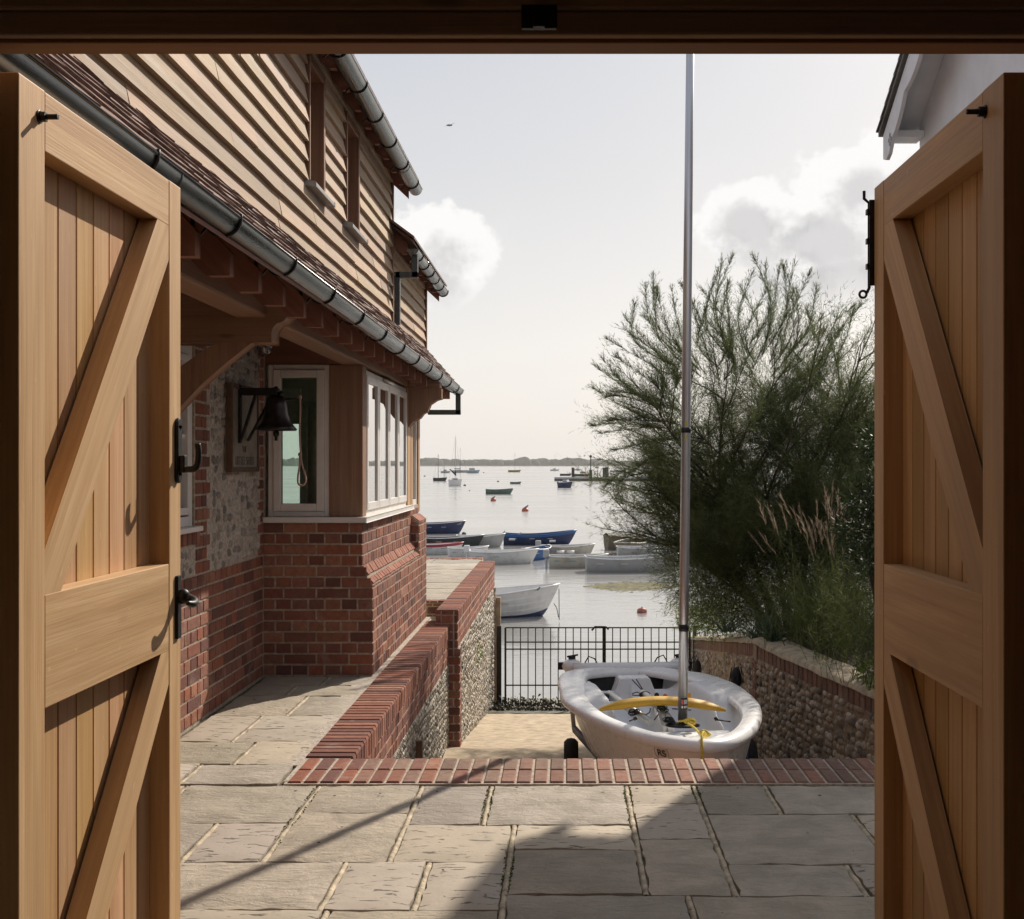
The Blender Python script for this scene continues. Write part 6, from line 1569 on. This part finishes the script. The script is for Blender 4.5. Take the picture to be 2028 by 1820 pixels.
# buoys
def buoy(px, py, w, m_, label, bird=False):
    Y = 3.4*F/(py-VY); r = w/2*Y/F; o = thing('mooring_buoy', label, 'buoy', ((px-VX)*Y/F, Y, WZ)); mb = MB()
    mb.lathe([(0, r*.95), (r*.5, r*.9), (r*.9, r*.66), (r, r*.34), (r*.97, -.1*r), (r*.4, -.4*r)], (0, 0, 0), 18); mb.build('float', m_, o)
    mb = MB(); mb.tube([(0, 0, r*.9), (0, 0, r*1.15)], r*.12, 6); mb.build('eye', PILE, o)
    return o, Y, r
buoy(977, 992, 11, BUOYR, 'orange red buoy with a gull below the grey green boat'); buoy(1040, 1012.5, 13.5, BUOYR, 'orange red buoy with a gull nearest the middle of the water')
buoy(1271.5, 1213, 20, simple('old_pink_buoy', (.36, .12, .09), .6, var=.4, scale=25), 'old weedy pink red buoy floating close to the slipway gate'); buoy(919, 1058, 9, BUOYG, 'weed covered dark buoy right of the leftmost blue boat')
buoy(920.5, 961.8, 5.5, BUOYG, 'dark buoy right of the white yacht'); buoy(986.5, 954, 4.5, BUOYG, 'small dark buoy in midwater left of the pontoon'); buoy(958, 936.7, 3.5, BUOYR, 'tiny reddish buoy right of the cabin cruiser'); buoy(930, 972, 3, BUOYG, 'tiny dark buoy below the white yacht'); buoy(841, 943.5, 4, BUOYG, 'tiny buoy beside the house corner')
# birds
def bird(p, s_, head, label, m_=FEATH):
    o = thing('gull', label, 'bird', p, head); mb = MB(); M_ = Matrix.Rotation(-.5, 3, 'Y')
    mb.ellip((0, 0, .09*s_), (.17*s_, .075*s_, .075*s_), 10, 7, M=M_); mb.ellip((.13*s_, 0, .21*s_), (.05*s_, .042*s_, .045*s_), 8, 6); mb.tube([(.08*s_, 0, .14*s_), (.12*s_, 0, .20*s_)], .045*s_, 7); mb.tube([(-.12*s_, 0, .04*s_), (-.28*s_, 0, -.01*s_)], [.05*s_, .012*s_], 6)
    mb.tube([(.17*s_, 0, .21*s_), (.22*s_, 0, .20*s_)], [.014*s_, .004*s_], 5); mb.tube([(0, .02*s_, .03*s_), (0, .02*s_, -.05*s_)], .008*s_, 4); mb.tube([(0, -.02*s_, .03*s_), (0, -.02*s_, -.05*s_)], .008*s_, 4)
    mb.build('body', m_, o); return o
Yq = 3.4*F/(992-VY); bird(P(977.5, 987.0, Yq), .95, .3, 'gull standing on the orange buoy below the grey green boat')
Yq = 3.4*F/(1012.5-VY); bird(P(1042, 1006.3, Yq), .95, .3, 'gull standing on the orange buoy nearest the middle')
Yq = 3.4*F/(1058-VY); bird(P(911, 1039.5, Yq), .6, .2, 'dark gull on the bow of the leftmost blue boat')
Yq = 3.4*F/(1078-VY); bird(P(998, 1057.5, Yq), .55, 1.2, 'gull on the stern of the dark blue boat'); bird(P(1029, 1060.5, Yq), .55, .8, 'gull on the rail of the dark blue boat')
for (px, py, lab, s) in ((1214.5, 1012, 'duck swimming left of the tamarisk tip', .7), (1248, 1014, 'duck swimming close to the tamarisk tip', .7)):
    Yq = 3.4*F/(py-VY); bird(P(px, py, Yq), s, .1, lab)
# gull on the clinker bow, flying bird
bird(P(1066, 1169, 25.2), .3, .5, 'small bird on the bow of the clinker boat')
o = thing('flying_bird', 'distant bird gliding across the pale sky', 'bird', P(890, 248, 60)); mb = MB(); mb.ellip((0, 0, 0), (.16, .05, .05), 8, 6); 
mb.tri(Vector((-.04, 0, 0)), Vector((.06, 0, 0)), Vector((.32, .1, .17))); mb.tri(Vector((-.04, 0, 0)), Vector((.06, 0, 0)), Vector((-.30, -.1, -.10))); mb.build('body', FEATH, o)
# fenders
for (px, py, lab) in ((996, 1063.5, ''), (1094, 1067, '')): pass
Yq = 3.4*F/(1078-VY)-.75
for px, lab in ((1014, 'white fender on the stern quarter of the dark blue boat'), (1094, 'white fender on the bow side of the dark blue boat')):
    c = P(px, 1068 if px < 1050 else 1071.5, Yq+.05); mb = MB(); mb.tube([c+Vector((-.13, 0, 0)), c+Vector((.13, 0, 0))], .05, 8); tag(mb.build('fender', PW), lab, 'fender')
Yq = 3.4*F/(1103-VY)-.72
for px, lab in ((1110, 'pinkish white fender on the white boat'), (1130, 'long white fender on the white boat')):
    c = P(px, 1093.5, Yq); mb = MB(); mb.tube([c+Vector((-.14, 0, 0)), c+Vector((.14, 0, 0))], .055, 8); tag(mb.build('fender', PW), lab, 'fender')
# mooring lines of the clinker boat
mb = MB(); a = P(1107, 1166, 25.2); mb.tube([a, P(1107.5, 1228, 25.2)], .008, 4); mb.tube(catmull([P(1097, 1195, 25.2), P(1103, 1206, 25), P(1106, 1222, 24.6)], 4), .010, 4)
tag(mb.build('mooring_line', ROPEK), 'thin mooring line dropping from the clinker boat bow to the water', 'mooring line')

# ================================================================== AIR
mb = MB(); mb.box((-3000, -40, -9.0), (3000, 3050, 40)); hz_ = mb.build('haze', STONE); hz_.data.materials.clear()
m = bpy.data.materials.new('sea_air'); m.use_nodes = True; t = NT(m.node_tree); t.n.clear(); ou = t.new('ShaderNodeOutputMaterial'); pv = t.new('ShaderNodeVolumePrincipled')
pv.inputs['Color'].default_value = (.93, .92, .90, 1); pv.inputs['Density'].default_value = .00012; pv.inputs['Anisotropy'].default_value = .2
t.l.new(pv.outputs[0], ou.inputs['Volume']); hz_.data.materials.append(m)
tag(hz_, 'thin pale sea haze over the harbour', 'haze', kind='stuff')
